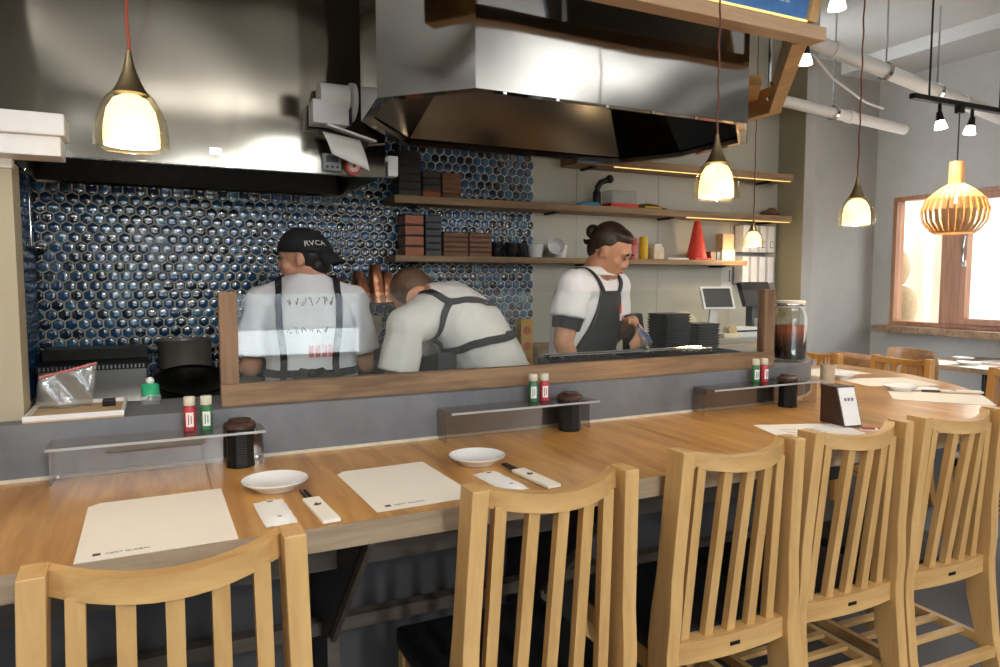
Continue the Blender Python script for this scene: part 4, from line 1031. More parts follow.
def cup(x, tilt, label, y=3.58, z=A2):
    o = tag(G().lathe([(.032, 0), (.038, .003), (.05, .075), (.0485, .075), (.036, .008), (.002, .006)], 24).build('white_cup', 'porcelain', loc=(x, y, z), smooth=True), label, 'cup', 'white cups on the lower shelf')
    o.rotation_euler = (tilt, tilt * .6, 0); return o
cup(1.972, 0, 'upright white cup next to the black bowls')
o = cup(2.085, 0, 'white cup lying on its side with its mouth to the room', 3.56, A2 + .05); o.rotation_euler = (1.35, 0, -.35)
cup(2.155, 0, 'white cup standing behind the one on its side', 3.62)
# things on the long shelf
bb = thing('blue_packet', 'flat blue packet on the long shelf', 'packet', (2.32, 3.57, A1))
G().add([(-.08, -.03, 0), (.08, -.03, 0), (.08, .04, 0), (-.08, .04, 0), (-.06, -.02, .02), (.06, -.02, .028), (.07, .03, .026), (-.07, .03, .014)], [(3, 2, 1, 0), (4, 5, 6, 7), (0, 1, 5, 4), (1, 2, 6, 5), (2, 3, 7, 6), (3, 0, 4, 7)]).build('wrapper', 'blue', bb, bevel=.004)
ct2 = thing('clear_tub', 'clear plastic tub on a red lid on the long shelf', 'tub', (2.545, 3.57, A1))
G().bx(-.10, .10, -.06, .06, .0, .022).build('lid', 'red', ct2, bevel=.003); G().bx(-.09, .09, -.055, .055, .022, .10).build('tub_body', 'clear_plastic', ct2, bevel=.004)
op = thing('bottle_pourer', 'black bottle with a bent pourer behind the clear tub', 'bottle', (2.41, 3.61, A1))
G().lathe([(.022, 0), (.025, .004), (.025, .09), (.012, .11), (.012, .125)], 16).build('body', 'black', op, smooth=True); G().tube([(0, 0, .115), (.02, -.01, .15), (.06, -.02, .165)], .018, 10).ball((.075, -.025, .172), .026, 12, 8).build('pourer', 'black', op, smooth=True)
bg2 = thing('snack_bag', 'brown snack bag lying flat on the long shelf', 'bag', (2.76, 3.57, A1))
g = G(); P = [[(-.12 + .24 * j / 9, -.05 + .1 * i / 5, .004 + .034 * math.sin(PI * j / 9) ** .6 * math.sin(PI * (i + .3) / 5.6)) for j in range(10)] for i in range(6)]; g.sheet(P, 10, 6).sheet([[(p[0], p[1], .0005) for p in r] for r in P], 10, 6); g.build('film', 'brown_bag', bg2, smooth=True); G().bx(-.06, .07, -.053, -.049, .004, .014).build('yellow_band', 'yellow', bg2)
cl = thing('cloth_bundle', 'crumpled brown cloth near the partition on the long shelf', 'cloth', (3.82, 3.58, A1))
G().ball((-.03, 0, .02), (.06, .05, .02)).ball((.03, .01, .022), (.05, .04, .022)).ball((0, 0, .04), (.035, .03, .02)).build('fabric', 'brown_bag', cl, smooth=True)
# things on the lower shelf
for (x, mt, cp, h, lb) in ((2.645, 'pink', 'red', .13, 'pink squeeze bottle with red cap beside the cook with the bun'), (2.725, 'yellow', 'yellow', .14, 'yellow squeeze bottle on the lower shelf')):
    t = thing('squeeze_bottle', lb, 'bottle', (x, 3.56, A2), 0, 'squeeze bottles on the lower shelf')
    G().lathe([(.026, 0), (.028, .004), (.028, h * .62), (.018, h * .72)], 18).build('body', mt, t, smooth=True); G().lathe([(.026, h * .62), (.026, h * .95), (.02, h)], 18).build('cap', cp, t, smooth=True)
tb2 = thing('clear_container', 'small clear container with white lid on the lower shelf', 'container', (2.815, 3.56, A2))
G().bx(-.04, .04, -.04, .04, 0, .075).build('tub_body', 'cream_box', tb2, bevel=.005); G().bx(-.028, .028, -.03, .03, .075, .095).build('lid', 'white', tb2, bevel=.004)
co = thing('red_cone', 'tall red cone on the lower shelf', 'cone', (3.158, 3.57, A2))
G().bx(-.07, .07, -.07, .07, 0, .012).build('base', 'red', co, bevel=.004); G().lathe([(.066, .012), (.022, .24), (.02, .25), (.004, .252)], 28).build('cone_body', 'red', co, smooth=True)
simple('dark_box', 'box_wood', 3.24, 3.285, 3.53, 3.6, A2, A2 + .055, 'small dark box next to the red cone', 'box'); simple('green_box', 'slate', 3.29, 3.325, 3.53, 3.6, A2, A2 + .055, 'small grey-black box between dark box and cream carton', 'box')
simple('cream_carton', 'cream_box', 3.335, 3.45, 3.53, 3.63, A2, A2 + .068, 'cream carton on the end of the lower shelf', 'carton'); simple('paper_packet', 'tan', 3.36, 3.46, 3.55, 3.62, A2 + .0685, A2 + .175, 'tan paper packet standing on the cream carton', 'packet', None, .006)
simple('thin_board', 'white', 2.90, 3.07, 3.54, 3.62, A2, A2 + .012, 'flat white board lying next to the red cone', 'board')
# binders and notice
fr = thing('binder_rack', 'grey two-tier wall rack for white binders', 'rack', (3.738, 3.66, 1.30))
for z in (-.006, .205): G().bx(-.155, .155, -.06, .038, z, z + .005).build('tier', 'grey', fr)
G().bx(-.155, .155, .032, .038, -.006, .39).build('back_plate', 'grey', fr)
for r in range(2):
    for c in range(4):
        if r == 0 and c == 9: continue
        t = thing('binder', ('first', 'second', 'third', 'last')[c] + (' white binder in the lower tier, counted from the red cone' if r == 0 else ' white binder in the upper tier, counted from the red cone'), 'binder', (3.622 + c * .078, 3.655, 1.30 + .211 * r), 0, 'white binders on the wall')
        G().bx(-.028, .028, -.05, .03, 0, .18).build('cover', 'white', t, bevel=.003)
        if r == 1 and c > 1:
            lb = G().bx(-.012, .016, -.0515, -.05, .03, .075).build('spine_label', 'ink', t); G().bx(-.009, .013, -.0525, -.0515, .034, .071).build('label_card', 'paper_white', lb)
nc = tag(simple('notice', 'paper_white', 3.49, 3.59, 3.694, 3.699, 1.275, 1.405, 'white notice sheet pinned under the lower shelf', 'notice', None, 0), 'white notice sheet pinned under the lower shelf', 'notice')
for k in range(4): G().bx(.018 + .0 * k, .03, -.0035, -.0025, .035 + k * .02, .05 + k * .02).build('written_mark', 'ink', nc)

# till: tablet on stand, printer, cloth-covered monitor
ps = thing('till_tablet', 'white-framed tablet till tilted on a stand', 'tablet', (2.93, 3.13, 1.0))
R = Euler((math.radians(-62), 0, math.radians(-14))).to_matrix() @ Matrix.Rotation(math.radians(90), 3, 'X')
R = Matrix.Rotation(math.radians(-12), 3, 'Z') @ Matrix.Rotation(math.radians(-22), 3, 'X')
G().box((0, 0, .215), (.205, .012, .14), R).build('bezel', 'white', ps, bevel=.004); G().box(V((0, 0, .215)) + R @ V((0, -.0065, 0)), (.175, .002, .115), R).build('screen', 'screen', ps)
G().beam((0, .045, .0), (0, .02, .2), .06, .012, (0, 1, 0)).build('stand_arm', 'white', ps); G().bx(-.07, .07, -.06, .07, 0, .012).build('foot_plate', 'white', ps)
pr = thing('receipt_printer', 'white receipt printer with a dark slot below the tablet till', 'printer', (2.98, 3.0, 1.0))
G().bx(-.09, .09, -.06, .035, 0, .055).build('case', 'white', pr, bevel=.004); G().bx(-.08, .08, -.063, -.06, .03, .04).build('paper_slot', 'black', pr)
mo = thing('till_monitor', 'black till monitor seen from behind, next to the tablet', 'monitor', (3.24, 3.14, 1.0))
G().box((0, 0, .235), (.27, .03, .15), Euler((-.35, 0, .12))).build('screen_shell', 'black', mo, bevel=.008); G().beam((0, .02, 0), (0, .02, .2), .06, .05, (0, 1, 0)).build('neck', 'black', mo); G().bx(-.1, .1, -.08, .08, 0, .02).build('base', 'black', mo, bevel=.004)
simple('card_reader', 'white', 3.12, 3.2, 2.95, 3.03, 1.0, 1.10, 'white card reader standing before the black monitor', 'card reader')
tr2 = thing('tape_dispenser', 'cream tape dispenser on the till cabinet', 'dispenser', (2.86, 2.95, 1.0))
G().bx(-.06, .06, -.02, .02, 0, .025).build('base', 'cream_box', tr2, bevel=.004); G().tube([(.01, -.012, .045), (.01, .012, .045)], .028, 20).build('tape_roll', 'tan', tr2, smooth=True)

# grill and dishes
gr = thing('yakitori_grill', 'long black grill behind the glass screen', 'grill', (1.70, 2.29, .90))
G().bx(-.40, .40, -.05, -.04, 0, .125).build('front_wall', 'blackmetal', gr, bevel=.002); G().bx(-.40, .40, .04, .05, 0, .125).build('rear_wall', 'blackmetal', gr, bevel=.002)
for x in (-.40, .385): G().bx(x, x + .015, -.04, .04, 0, .125).build('end_wall', 'blackmetal', gr)
G().bx(-.385, .385, -.04, .04, 0, .09).build('coal_bed', 'iron', gr)
for k in range(20): G().tube([(-.37 + k * .039, -.048, .128), (-.37 + k * .039, .048, .128)], .004, 6).build('grate_bar', 'chrome', gr)
for y in (-.03, .03): G().tube([(-.39, y, .136), (.39, y, .136)], .005, 6).build('long_bar', 'chrome', gr)
dm = G()
dm.add([(-.06, -.06, 0), (.06, -.06, 0), (.06, .06, 0), (-.06, .06, 0), (-.07, -.07, .012), (.07, -.07, .012), (.07, .07, .012), (-.07, .07, .012), (-.06, -.06, .009), (.06, -.06, .009), (.06, .06, .009), (-.06, .06, .009)],
       [(3, 2, 1, 0), (0, 1, 5, 4), (1, 2, 6, 5), (2, 3, 7, 6), (3, 0, 4, 7), (4, 5, 9, 8), (5, 6, 10, 9), (6, 7, 11, 10), (7, 4, 8, 11), (8, 9, 10, 11)])
dme = dm.mesh('square_dish')
for (x, n, lb, s) in ((2.085, 16, 'slate-black square dish in the taller stack by the grill', 1.0), (2.27, 12, 'slate-black square dish in the shorter stack by the grill', .9)):
    for k in range(n):
        o = place('square_dish', dme, 'slate', None, (x + random.uniform(-.002, .002), 2.53, .9705 + k * .0125)); o.rotation_euler = (0, 0, random.uniform(-.04, .04)); o.scale = (s, s, 1); tag(o, lb + ', ' + place_in(k, n), 'dish', 'slate-black square dishes')
bl = thing('black_tote', 'black folded bag leaning by the dish stacks', 'bag', (1.955, 2.60, .9705))
G().add([(-.05, -.03, 0), (.05, -.03, 0), (.05, .03, 0), (-.05, .03, 0), (-.07, -.02, .19), (.02, -.02, .2), (.02, .02, .2), (-.07, .02, .19)], [(3, 2, 1, 0), (4, 5, 6, 7), (0, 1, 5, 4), (1, 2, 6, 5), (2, 3, 7, 6), (3, 0, 4, 7)]).build('bag_body', 'black', bl, bevel=.006)
pl = thing('cream_plate', 'cream plate standing on edge behind the black dishes', 'plate', (2.24, 2.615, .97))
g = G().tube([(0, 0, .105), (.0, .01, .105)], [(.10, .10), (.097, .097)], 28, side=(0, 0, 1)); g.build('disc', 'cream_box', pl, smooth=True)
cr = simple('drink_carton', 'yellowcarton', 1.67, 1.74, 3.18, 3.25, .851, 1.118, 'yellow drink carton with orange fruit print on the back cabinet', 'carton')
for k in range(3): G().tube([(0, -.0355, .05 + k * .08), (0, -.0365, .05 + k * .08)], .022, 16).build('fruit_print', 'orange', cr)
simple('foam_box', 'tan', 1.78, 2.2, 3.2, 3.46, .851, .97, 'tan lidded box on the back cabinet beside the carton', 'box')

# ---- on the ledge: tray, bag, bottle, jar
ty1 = thing('white_tray', 'white tray on the ledge beside the pier', 'tray', (-.185, 2.06, .9855))
G().bx(-.105, .105, -.115, .12, 0, .004).build('base', 'tan', ty1)
for a in ((-.105, .105, -.115, -.108, .004, .016), (-.105, .105, .113, .12, .004, .014), (-.105, -.098, -.108, .113, .004, .014), (.098, .105, -.108, .113, .004, .014)): G().bx(*a).build('rim', 'white', ty1, bevel=.001)
simple('binder_clip', 'iron', -.135, -.105, 2.09, 2.12, .99, 1.008, 'small dark clip lying on the white tray', 'clip')
zb = thing('zip_bag', 'clear zip bag with a pink seal standing on the white tray', 'bag', (-.215, 2.12, .9905))
P = [[(-.075 + .13 * j / 9 + .015 * i / 8, .012 * math.sin(j * 1.1 + i * .7) * (1 - .5 * i / 8), .112 * i / 8 * (.72 + .28 * j / 9)) for j in range(10)] for i in range(9)]
G().sheet(P, 10, 9).build('film', 'bag', zb, smooth=True, thick=.001)
G().tube([V(p) for p in P[8]], .003, 6).build('seal_strip', 'pink', zb)
gb = thing('squeeze_bottle', 'clear squeeze bottle with a green cap on the ledge', 'bottle', (-.022, 2.12, .9855), 0)
G().lathe([(.024, 0), (.026, .003), (.026, .02), (.018, .032)], 20).build('body', 'clear_plastic', gb, smooth=True); G().lathe([(.022, .022), (.022, .05), (.018, .054), (.012, .056)], 20).build('cap', 'greencap', gb, smooth=True); G().ball((0, 0, .062), .011, 12, 8).build('nozzle', 'white', gb, smooth=True)
jr = thing('infusion_jar', 'large glass jar of dark amber liquor on the curved ledge', 'jar', (2.37, 2.105, .9855))
G().lathe([(.060, 0), (.067, .006), (.068, .17), (.062, .195), (.055, .208), (.055, .232), (.052, .232), (.051, .206), (.058, .192), (.0645, .17), (.0635, .008), (.002, .004)], 36).build('glass_body', 'jar_glass', jr, smooth=True)
G().lathe([(.058, .009), (.0625, .012), (.0625, .15), (.002, .151)], 32).build('liquor', 'liquor', jr, smooth=True)
lid = G().lathe([(.057, .222), (.058, .226), (.058, .246), (.055, .25), (.002, .25)], 36).build('lid', 'cork', jr, smooth=True)
G().lathe([(.0585, .228), (.0595, .231), (.0595, .236), (.0585, .238)], 36, closed=True).build('wire_ring', 'chrome', lid, smooth=True)

# ================================================================== THE THREE COOKS
def remeshed(g, name, mat, parent, voxel=.006, smooth=6, origin=(0, 0, 0)):
    me = bpy.data.meshes.new(name); me.from_pydata([tuple(V(p) - V(origin)) for p in g.v], [], g.f)
    bm = bmesh.new(); bm.from_mesh(me); bmesh.ops.recalc_face_normals(bm, faces=bm.faces); bm.to_mesh(me); bm.free()
    tmp = bpy.data.objects.new('tmp', me); COL.objects.link(tmp)
    r = tmp.modifiers.new('r', 'REMESH'); r.mode = 'VOXEL'; r.voxel_size = voxel; r.use_smooth_shade = True
    if smooth: s = tmp.modifiers.new('s', 'SMOOTH'); s.factor = .5; s.iterations = smooth
    dg = bpy.context.evaluated_depsgraph_get(); out = bpy.data.meshes.new_from_object(tmp.evaluated_get(dg))
    bpy.data.objects.remove(tmp); out.name = name
    out.polygons.foreach_set('use_smooth', [True] * len(out.polygons))
    return place(name, out, mat, parent)
def bvh_of(o): return BVHTree.FromPolygons([v.co.copy() for v in o.data.vertices], [tuple(p.vertices) for p in o.data.polygons])
def dense(pts, n=14, sm=10):
    f = []
    for a, b in zip(pts, pts[1:]):
        for k in range(n): f.append(V(a).lerp(V(b), k / n))
    f.append(V(pts[-1]))
    for _ in range(sm): f = [f[0]] + [(f[i - 1] + f[i] * 2 + f[i + 1]) / 4 for i in range(1, len(f) - 1)] + [f[-1]]
    return f
def ribbon(bvh, pts, width, name, mat, parent, off=.005, th=.004):
    L_ = []; N_ = []
    for p in dense(pts):
        loc, nr, i, d = bvh.find_nearest(p); L_.append(loc); N_.append(nr)
    for _ in range(4): N_ = [N_[0]] + [(N_[i - 1] + N_[i] * 2 + N_[i + 1]).normalized() for i in range(1, len(N_) - 1)] + [N_[-1]]; L_ = [L_[0]] + [(L_[i - 1] + L_[i] * 2 + L_[i + 1]) / 4 for i in range(1, len(L_) - 1)] + [L_[-1]]
    vs = []; fs = []
    for i, (p, n) in enumerate(zip(L_, N_)):
        t = (L_[min(i + 1, len(L_) - 1)] - L_[max(i - 1, 0)]).normalized(); s = n.cross(t).normalized()
        q = p + n * off
        vs += [q - s * width / 2, q + s * width / 2, q + s * width / 2 + n * th, q - s * width / 2 + n * th]
    m = len(L_)
    for i in range(m - 1):
        for k in range(4): fs.append((4 * i + k, 4 * i + (k + 1) % 4, 4 * i + 4 + (k + 1) % 4, 4 * i + 4 + k))
    fs += [(3, 2, 1, 0), (4 * m - 4, 4 * m - 3, 4 * m - 2, 4 * m - 1)]
    return G().add(vs, fs).build(name, mat, parent, smooth=True)
def hand(g, wrist, d, pn, th, s=1.0, curl=.6):
    """d finger direction, pn palm normal (fingers curl towards it), th thumb side"""
    d = V(d).normalized(); pn = V(pn); pn = (pn - d * pn.dot(d)).normalized(); th_ = V(th); th_ = (th_ - d * th_.dot(d) - pn * th_.dot(pn)).normalized()
    W = V(wrist); c = W + d * .045 * s
    R = Matrix((th_, pn, d)).transposed(); g.ball(c, (.040 * s, .017 * s, .052 * s), 12, 8, R)
    for k in range(4):
        base = W + d * .085 * s + th_ * (.027 - .018 * k) * s; ln = [.040, .045, .042, .032][k] * s
        p = base; dirn = d.copy(); pts = [W + d * .05 * s + th_ * (.02 - .013 * k) * s, base]
        for j, cu in enumerate((curl * .7, curl * 1.1, curl * .9)):
            dirn = (dirn * math.cos(cu) + pn * math.sin(cu)).normalized(); nd = (pn * math.cos(cu) - d * 0 ); p = p + dirn * ln * (1, .66, .5)[j]; pts.append(p.copy())
        g.tube(pts, [.0095 * s, .0092 * s, .0085 * s, .008 * s, .007 * s], 8); g.ball(pts[-1], .007 * s, 8, 6)
    b = W + d * .025 * s + th_ * .03 * s; m1 = b + (d * .6 + th_ * .8).normalized() * .035 * s; m2 = m1 + (d * .95 + pn * .4).normalized() * .03 * s
    g.tube([W + d * .02 * s, b, m1, m2], [.012 * s, .0115 * s, .010 * s, .008 * s], 8); g.ball(m2, .008 * s, 8, 6)
def person(label, loc, f, torso, side, head, arms, feet, skin, shirt_mat, sleeve=.72, name='person', hs=1.0):
    """torso: list of (point, r_side, r_depth) pelvis..neck base; head = (centre, forward, up); arms = [(shoulder, elbow, wrist, d, pn, th, curl)]"""
    root = thing(name, label, 'person', loc); O = V(loc)
    f = V(f).normalized(); g = G()
    tp = [V(p) for p, a, b in torso]; sv = [V(s) for s in side] if isinstance(side, list) else [V(side)] * len(tp)
    g.tube(tp, [(a, b) for p, a, b in torso], 20, side=sv)
    for (p, a, b), s in zip(torso[:-1], sv[:-1]): pass
    hc, hf, hu = V(head[0]), V(head[1]).normalized(), V(head[2]); hu = (hu - hf * hu.dot(hf)).normalized(); hl = hu.cross(hf)
    R = Matrix((hf, hl, hu)).transposed() * hs
    def Hh(a, b, c): return hc + R @ V((a, b, c))
    g.ball(Hh(-.012, 0, .018), (.094, .075, .096), 20, 14, R); g.ball(Hh(.028, 0, -.045), (.060, .056, .068), 16, 10, R)
    g.ball(Hh(.058, 0, -.094), (.028, .030, .022), 12, 8, R); g.ball(Hh(.068, 0, .02), (.022, .05, .028), 12, 8, R)
    for s in (-1, 1):
        g.ball(Hh(-.006, s * .075, -.012), (.018, .009, .032), 10, 8, R); g.ball(Hh(.055, s * .037, -.028), (.026, .022, .026), 10, 8, R)
    g.tube([Hh(.080, 0, .012), Hh(.094, 0, -.022), Hh(.098, 0, -.032)], [.008, .010, .011], 10); g.ball(Hh(.097, 0, -.032), .0115, 10, 8); g.ball(Hh(.088, .011, -.036), .009, 8, 6); g.ball(Hh(.088, -.011, -.036), .009, 8, 6)
    g.ball(Hh(.078, 0, -.066), (.018, .026, .011), 10, 8, R)
    g.tube([tp[-1] - (tp[-1] - tp[-2]).normalized() * .05, tp[-1], Hh(-.02, 0, -.04)], [.062, .056, .054], 16)
    for sh, el, wr, d, pn, t_, cu in arms:
        sh, el, wr = V(sh), V(el), V(wr); inn = tp[-2].lerp(sh, .5)
        g.tube([inn, sh, sh.lerp(el, .4), el, el.lerp(wr, .35), wr], [.06, .054, .05, .041, .042, .029], 14); g.ball(sh, .055, 12, 8); g.ball(el, .041, 12, 8); g.ball(wr, .028, 10, 8)
        hand(g, wr, d, pn, t_, 1.0, cu)
    hips = tp[0]; lg = G(); sg_ = G()
    for (fx, kx), s in zip(feet, (-1, 1)):
        hp_ = hips + sv[0].normalized() * s * .085 * (1 if sv[0].dot(V(fx) - V(hips)) * s > 0 else -1) + V((0, 0, -.02)); kn = V(kx); an = V(fx) + V((0, 0, .08)); toe = V(fx) + f * .15 + V((0, 0, .03))
        g.tube([hp_, kn, an, an + V((0, 0, -.04)), toe], [.075, .052, .038, .036, .028], 12)
        lg.tube([hp_ + V((0, 0, .05)), hp_.lerp(kn, .5), kn, kn.lerp(an, .5), an], [.098, .09, .072, .066, .06], 16)
        sg_.ball(V(fx) + f * .06 + V((0, 0, .042)), (.05, .05, .04), 12, 8); sg_.tube([V(fx) - f * .05 + V((0, 0, .042)), V(fx) + f * .05 + V((0, 0, .045)), V(fx) + f * .17 + V((0, 0, .034))], [.045, .048, .032], 12)
    lg.tube([hips - V((0, 0, .06)), hips + V((0, 0, .06))], [(torso[0][1] + .01, torso[0][2] + .01)] * 2, 18, side=sv[0])
    body = remeshed(g, 'body', skin, root, .006, 4, O)
    remeshed(lg, 'trousers', 'trouser', root, .01, 4, O); sho = remeshed(sg_, 'shoes', 'black', root, .008, 2, O)
    # shirt
    s = G(); ex = .018
    pts = [tp[0] + (tp[0] - tp[1]).normalized() * .06] + tp[:-1]; rr = [(torso[0][1] + ex, torso[0][2] + ex)] + [(a + ex, b + ex) for p, a, b in torso[:-1]]
    top = tp[-1] - (tp[-1] - tp[-2]).normalized() * .012
    s.tube(pts + [top], rr + [(torso[-1][1] + .012, torso[-1][2] + .012)], 24, side=[sv[0]] + sv)
    for sh, *_ in arms: s.tube([tp[-1] - (tp[-1] - tp[-2]).normalized() * .035, V(sh)], [.052, .07], 14)
    for sh, el, wr, *_ in arms:
        sh, el = V(sh), V(el); inn = tp[-2].lerp(sh, .35); e = sh.lerp(el, sleeve)
        s.tube([inn, sh, sh.lerp(el, .35), e], [.088, .074, .074, .076], 18); s.ball(sh, .074, 14, 10); s.ball(tp[-2].lerp(sh, .6), .078, 12, 8)
    shirt = remeshed(s, 'shirt', shirt_mat, root, .007, 9, O)
    # gentle cloth folds
    from mathutils import noise as mn_
    nrms = [v.normal.copy() for v in shirt.data.vertices]; cos = []
    for v, nv in zip(shirt.data.vertices, nrms):
        q = v.co; n = mn_.noise(V((q.x * 9, q.y * 9, q.z * 4))) + .5 * mn_.noise(V((q.x * 22, q.y * 22, q.z * 9)))
        cos += list(q + nv * n * .007)
    shirt.data.vertices.foreach_set('co', cos); shirt.data.update()
    face = dict(root=root, O=O, Hh=lambda a, b, c: Hh(a, b, c) - O, R=R, body=body, shirt=shirt, bvh=bvh_of(shirt), bb=bvh_of(body), W=lambda p: V(p) - O)
    return face
def face_marks(P, brow=True):
    for s in (-1, 1):
        e = G().ball(P['Hh'](.086, s * .031, .002), (.006, .014, .0032), 12, 8, P['R']).build('eye', 'eye', P['root'], smooth=True)
        if brow: G().ball(P['Hh'](.090, s * .032, .024), (.006, .021, .0045), 10, 6, P['R'] @ Matrix.Rotation(-s * .12, 3, 'X')).build('eyebrow', 'hair_black', P['root'], smooth=True)
    G().ball(P['Hh'](.094, 0, -.066), (.006, .021, .004), 12, 6, P['R']).build('mouth', 'lip', P['root'], smooth=True)

# --- cook with the hair bun, behind the glass screen
fR = V((.469, -.883, 0)); lR = V((.883, .469, 0))
pel = V((1.625, 2.53, .90)); nk = V((1.655, 2.485, 1.355))
tor = [(pel, .158, .115), (V((1.622, 2.54, 1.02)), .146, .108), (V((1.632, 2.53, 1.16)), .160, .118), (V((1.642, 2.51, 1.275)), .152, .10), (nk, .066, .060)]
hR = (V((1.690, 2.42, 1.442)), fR * 1.0 + V((.15, 0, -.62)), V((.10, -.2, 1)))
RS = nk - lR * .175 + V((0, 0, -.065)); LS = nk + lR * .175 + V((0, 0, -.065))
armsR = [(RS, RS + V((-.055, -.01, -.215)), RS + V((.0, .005, -.33)), V((.25, .05, -.95)), V((.5, .3, .2)), V((.6, -.6, 0)), .5),
         (LS, V((1.835, 2.60, 1.075)), V((1.80, 2.42, 1.145)), V((-.15, -.9, -.4)), V((-.6, .1, -.8)), V((.1, -.2, 1)), .9)]
PR = person('cook with a hair bun in white shirt and black bib apron, looking down', (1.61, 2.56, 0), fR, tor, lR, hR, armsR,
            [(V((1.54, 2.53, 0)), V((1.54, 2.53, .47))), (V((1.70, 2.62, 0)), V((1.70, 2.60, .47)))], 'skin2', 'shirt_white', .55, hs=.9)
face_marks(PR)
H_ = PR['Hh']; g = G()
g.ball(H_(-.028, 0, .034) + PR['O'], (.093, .081, .090), 18, 12, PR['R']); g.ball(H_(.008, 0, .080) + PR['O'], (.066, .066, .036), 14, 10, PR['R']); g.ball(H_(-.06, 0, -.02) + PR['O'], (.055, .062, .06), 12, 8, PR['R'])
hr = remeshed(g, 'hair', 'hair', PR['root'], .006, 4, PR['O'])
G().ball(H_(-.122, 0, .03), (.029, .029, .031), 14, 10).build('hair_bun', 'hair', PR['root'], smooth=True)
G().tube([H_(-.10, 0, -.01), H_(-.135, .01, -.03), H_(-.15, .015, -.025)], [.014, .01, .004], 8).build('loose_strand', 'hair', PR['root'], smooth=True)
# bib apron
W_ = PR['W']; cen = [V((1.63, 2.53, z)) for z in (.62, 1.02, 1.25, 1.30)]
def surf(P, origin, direction, off):
    loc, nr, i, d = P['bvh'].ray_cast(origin + direction * .6, -direction, 2.0)
    if loc is None:
        loc, nr, i, d = P['bvh'].find_nearest(origin + direction * .1)
    return loc + direction * off
def bib(P, f, l, cx, zs, halfw, name='apron'):
    rows = []
    for z, hw in zip(zs, halfw):
        c = V((cx.x, cx.y, z)) - P['O']; row = []
        for j in range(15):
            u = (j - 7) / 7; a = u * hw; d = (f * math.cos(a) + l * math.sin(a)).normalized()
            row.append(surf(P, c, d, .008) if z > .86 else c + d * (.148 + .01 * (.9 - z)))
        rows.append(row)
    g = G().sheet(rows, 15, len(zs)); return g.build(name, 'apron', P['root'], smooth=True, thick=.005)
zs = [.50, .62, .74, .86, .92, .98, 1.03, 1.08, 1.12, 1.16, 1.19, 1.22, 1.25, 1.275]
bib(PR, fR, lR, V((1.63, 2.525, 0)), zs, [1.5, 1.5, 1.5, 1.55, 1.55, 1.5, 1.35, 1.15, .98, .85, .76, .70, .66, .63], 'apron_bib')
ribbon(PR['bvh'], [W_(nk + fR * .14 - lR * .075 + V((0, 0, -.09))), W_(nk + fR * .10 - lR * .10 + V((0, 0, -.03))), W_(nk - lR * .105 + V((0, 0, .0))), W_(nk - fR * .08 - lR * .095 + V((0, 0, -.04))), W_(nk - fR * .14 - lR * .02 + V((0, 0, -.2)))], .022, 'strap', 'strap', PR['root'])
ribbon(PR['bvh'], [W_(nk + fR * .14 + lR * .075 + V((0, 0, -.09))), W_(nk + fR * .10 + lR * .10 + V((0, 0, -.03))), W_(nk + lR * .105), W_(nk - fR * .08 + lR * .095 + V((0, 0, -.04))), W_(nk - fR * .14 + lR * .02 + V((0, 0, -.2)))], .022, 'strap', 'strap', PR['root'])
for s in (-1, 1):   # shirt collar
    P = []
    for i in range(4):
        P.append([W_(nk + V((0, 0, .02 - .035 * i / 3)) + (fR * math.cos(a) + lR * s * math.sin(a)) * (.064 + .022 * i / 3 + (.012 if a < .3 else 0))) for a in [.12 + 2.7 * k / 9 for k in range(10)]])
    G().sheet(P, 10, 4).build('collar', 'kitchen_cloth', PR['root'], smooth=True, thick=.003)
e0 = RS.lerp(armsR[0][1], .54); e1 = RS.lerp(armsR[0][1], .76)
G().tube([W_(e0), W_(e1)], [.064, .056], 20).build('arm_band', 'apron', PR['root'], smooth=True)
ap = V((1.63, 2.525, 1.20)); q = surf(PR, ap + lR * .06 - PR['O'], fR, .014)
G().box(q, (.012, .004, .03), Matrix.Rotation(math.atan2(lR.y, lR.x), 3, 'Z')).build('red_badge', 'red', PR['root']); G().box(q + V((0, 0, -.035)), (.012, .004, .03), Matrix.Rotation(math.atan2(lR.y, lR.x), 3, 'Z')).build('white_badge', 'white', PR['root'])
zz = thing('zip_bag', 'clear zip bag with a purple seal held by the cook with the bun', 'bag', (1.79, 2.36, 1.02))
P = [[(.07 * (j / 7 - .5), .01 * math.sin(j + i), .10 * i / 6 - .012 * j / 7 * i) for j in range(8)] for i in range(7)]
G().sheet(P, 8, 7).build('film', 'bag', zz, smooth=True, thick=.001); G().tube([V(p) for p in P[6]], .004, 6).build('seal_strip', 'purple', zz); G().tube([V(p) for p in P[5]], .003, 6).build('blue_strip', 'blue_print', zz)
zz.location = (1.785, 2.318, 1.042)

# --- cook with the backward cap at the stove
fL = V((.17, .985, 0)); lL = V((-.985, .17, 0))
pel = V((.545, 2.83, .90)); nk = V((.545, 2.87, 1.348))
tor = [(pel, .165, .118), (V((.545, 2.83, 1.02)), .152, .11), (V((.545, 2.835, 1.14)), .168, .122), (V((.545, 2.85, 1.225)), .150, .102), (nk, .066, .060)]
LS = nk + lL * .172 + V((0, 0, -.122)); RS = nk - lL * .172 + V((0, 0, -.122))
hf = V((-.88, .42, -.10)); hL = (V((.532, 2.885, 1.412)), hf, V((-.06, .03, 1)))
armsL = [(LS, LS + V((-.05, .02, -.25)), LS + V((.03, .21, -.24)), V((.2, .9, .0)), V((.2, 0, -1)), V((.9, -.1, 0)), .7),
         (RS, RS + V((.055, .01, -.25)), RS + V((.0, .20, -.24)), V((-.2, .9, .0)), V((-.2, 0, -1)), V((-.9, -.1, 0)), .7)]
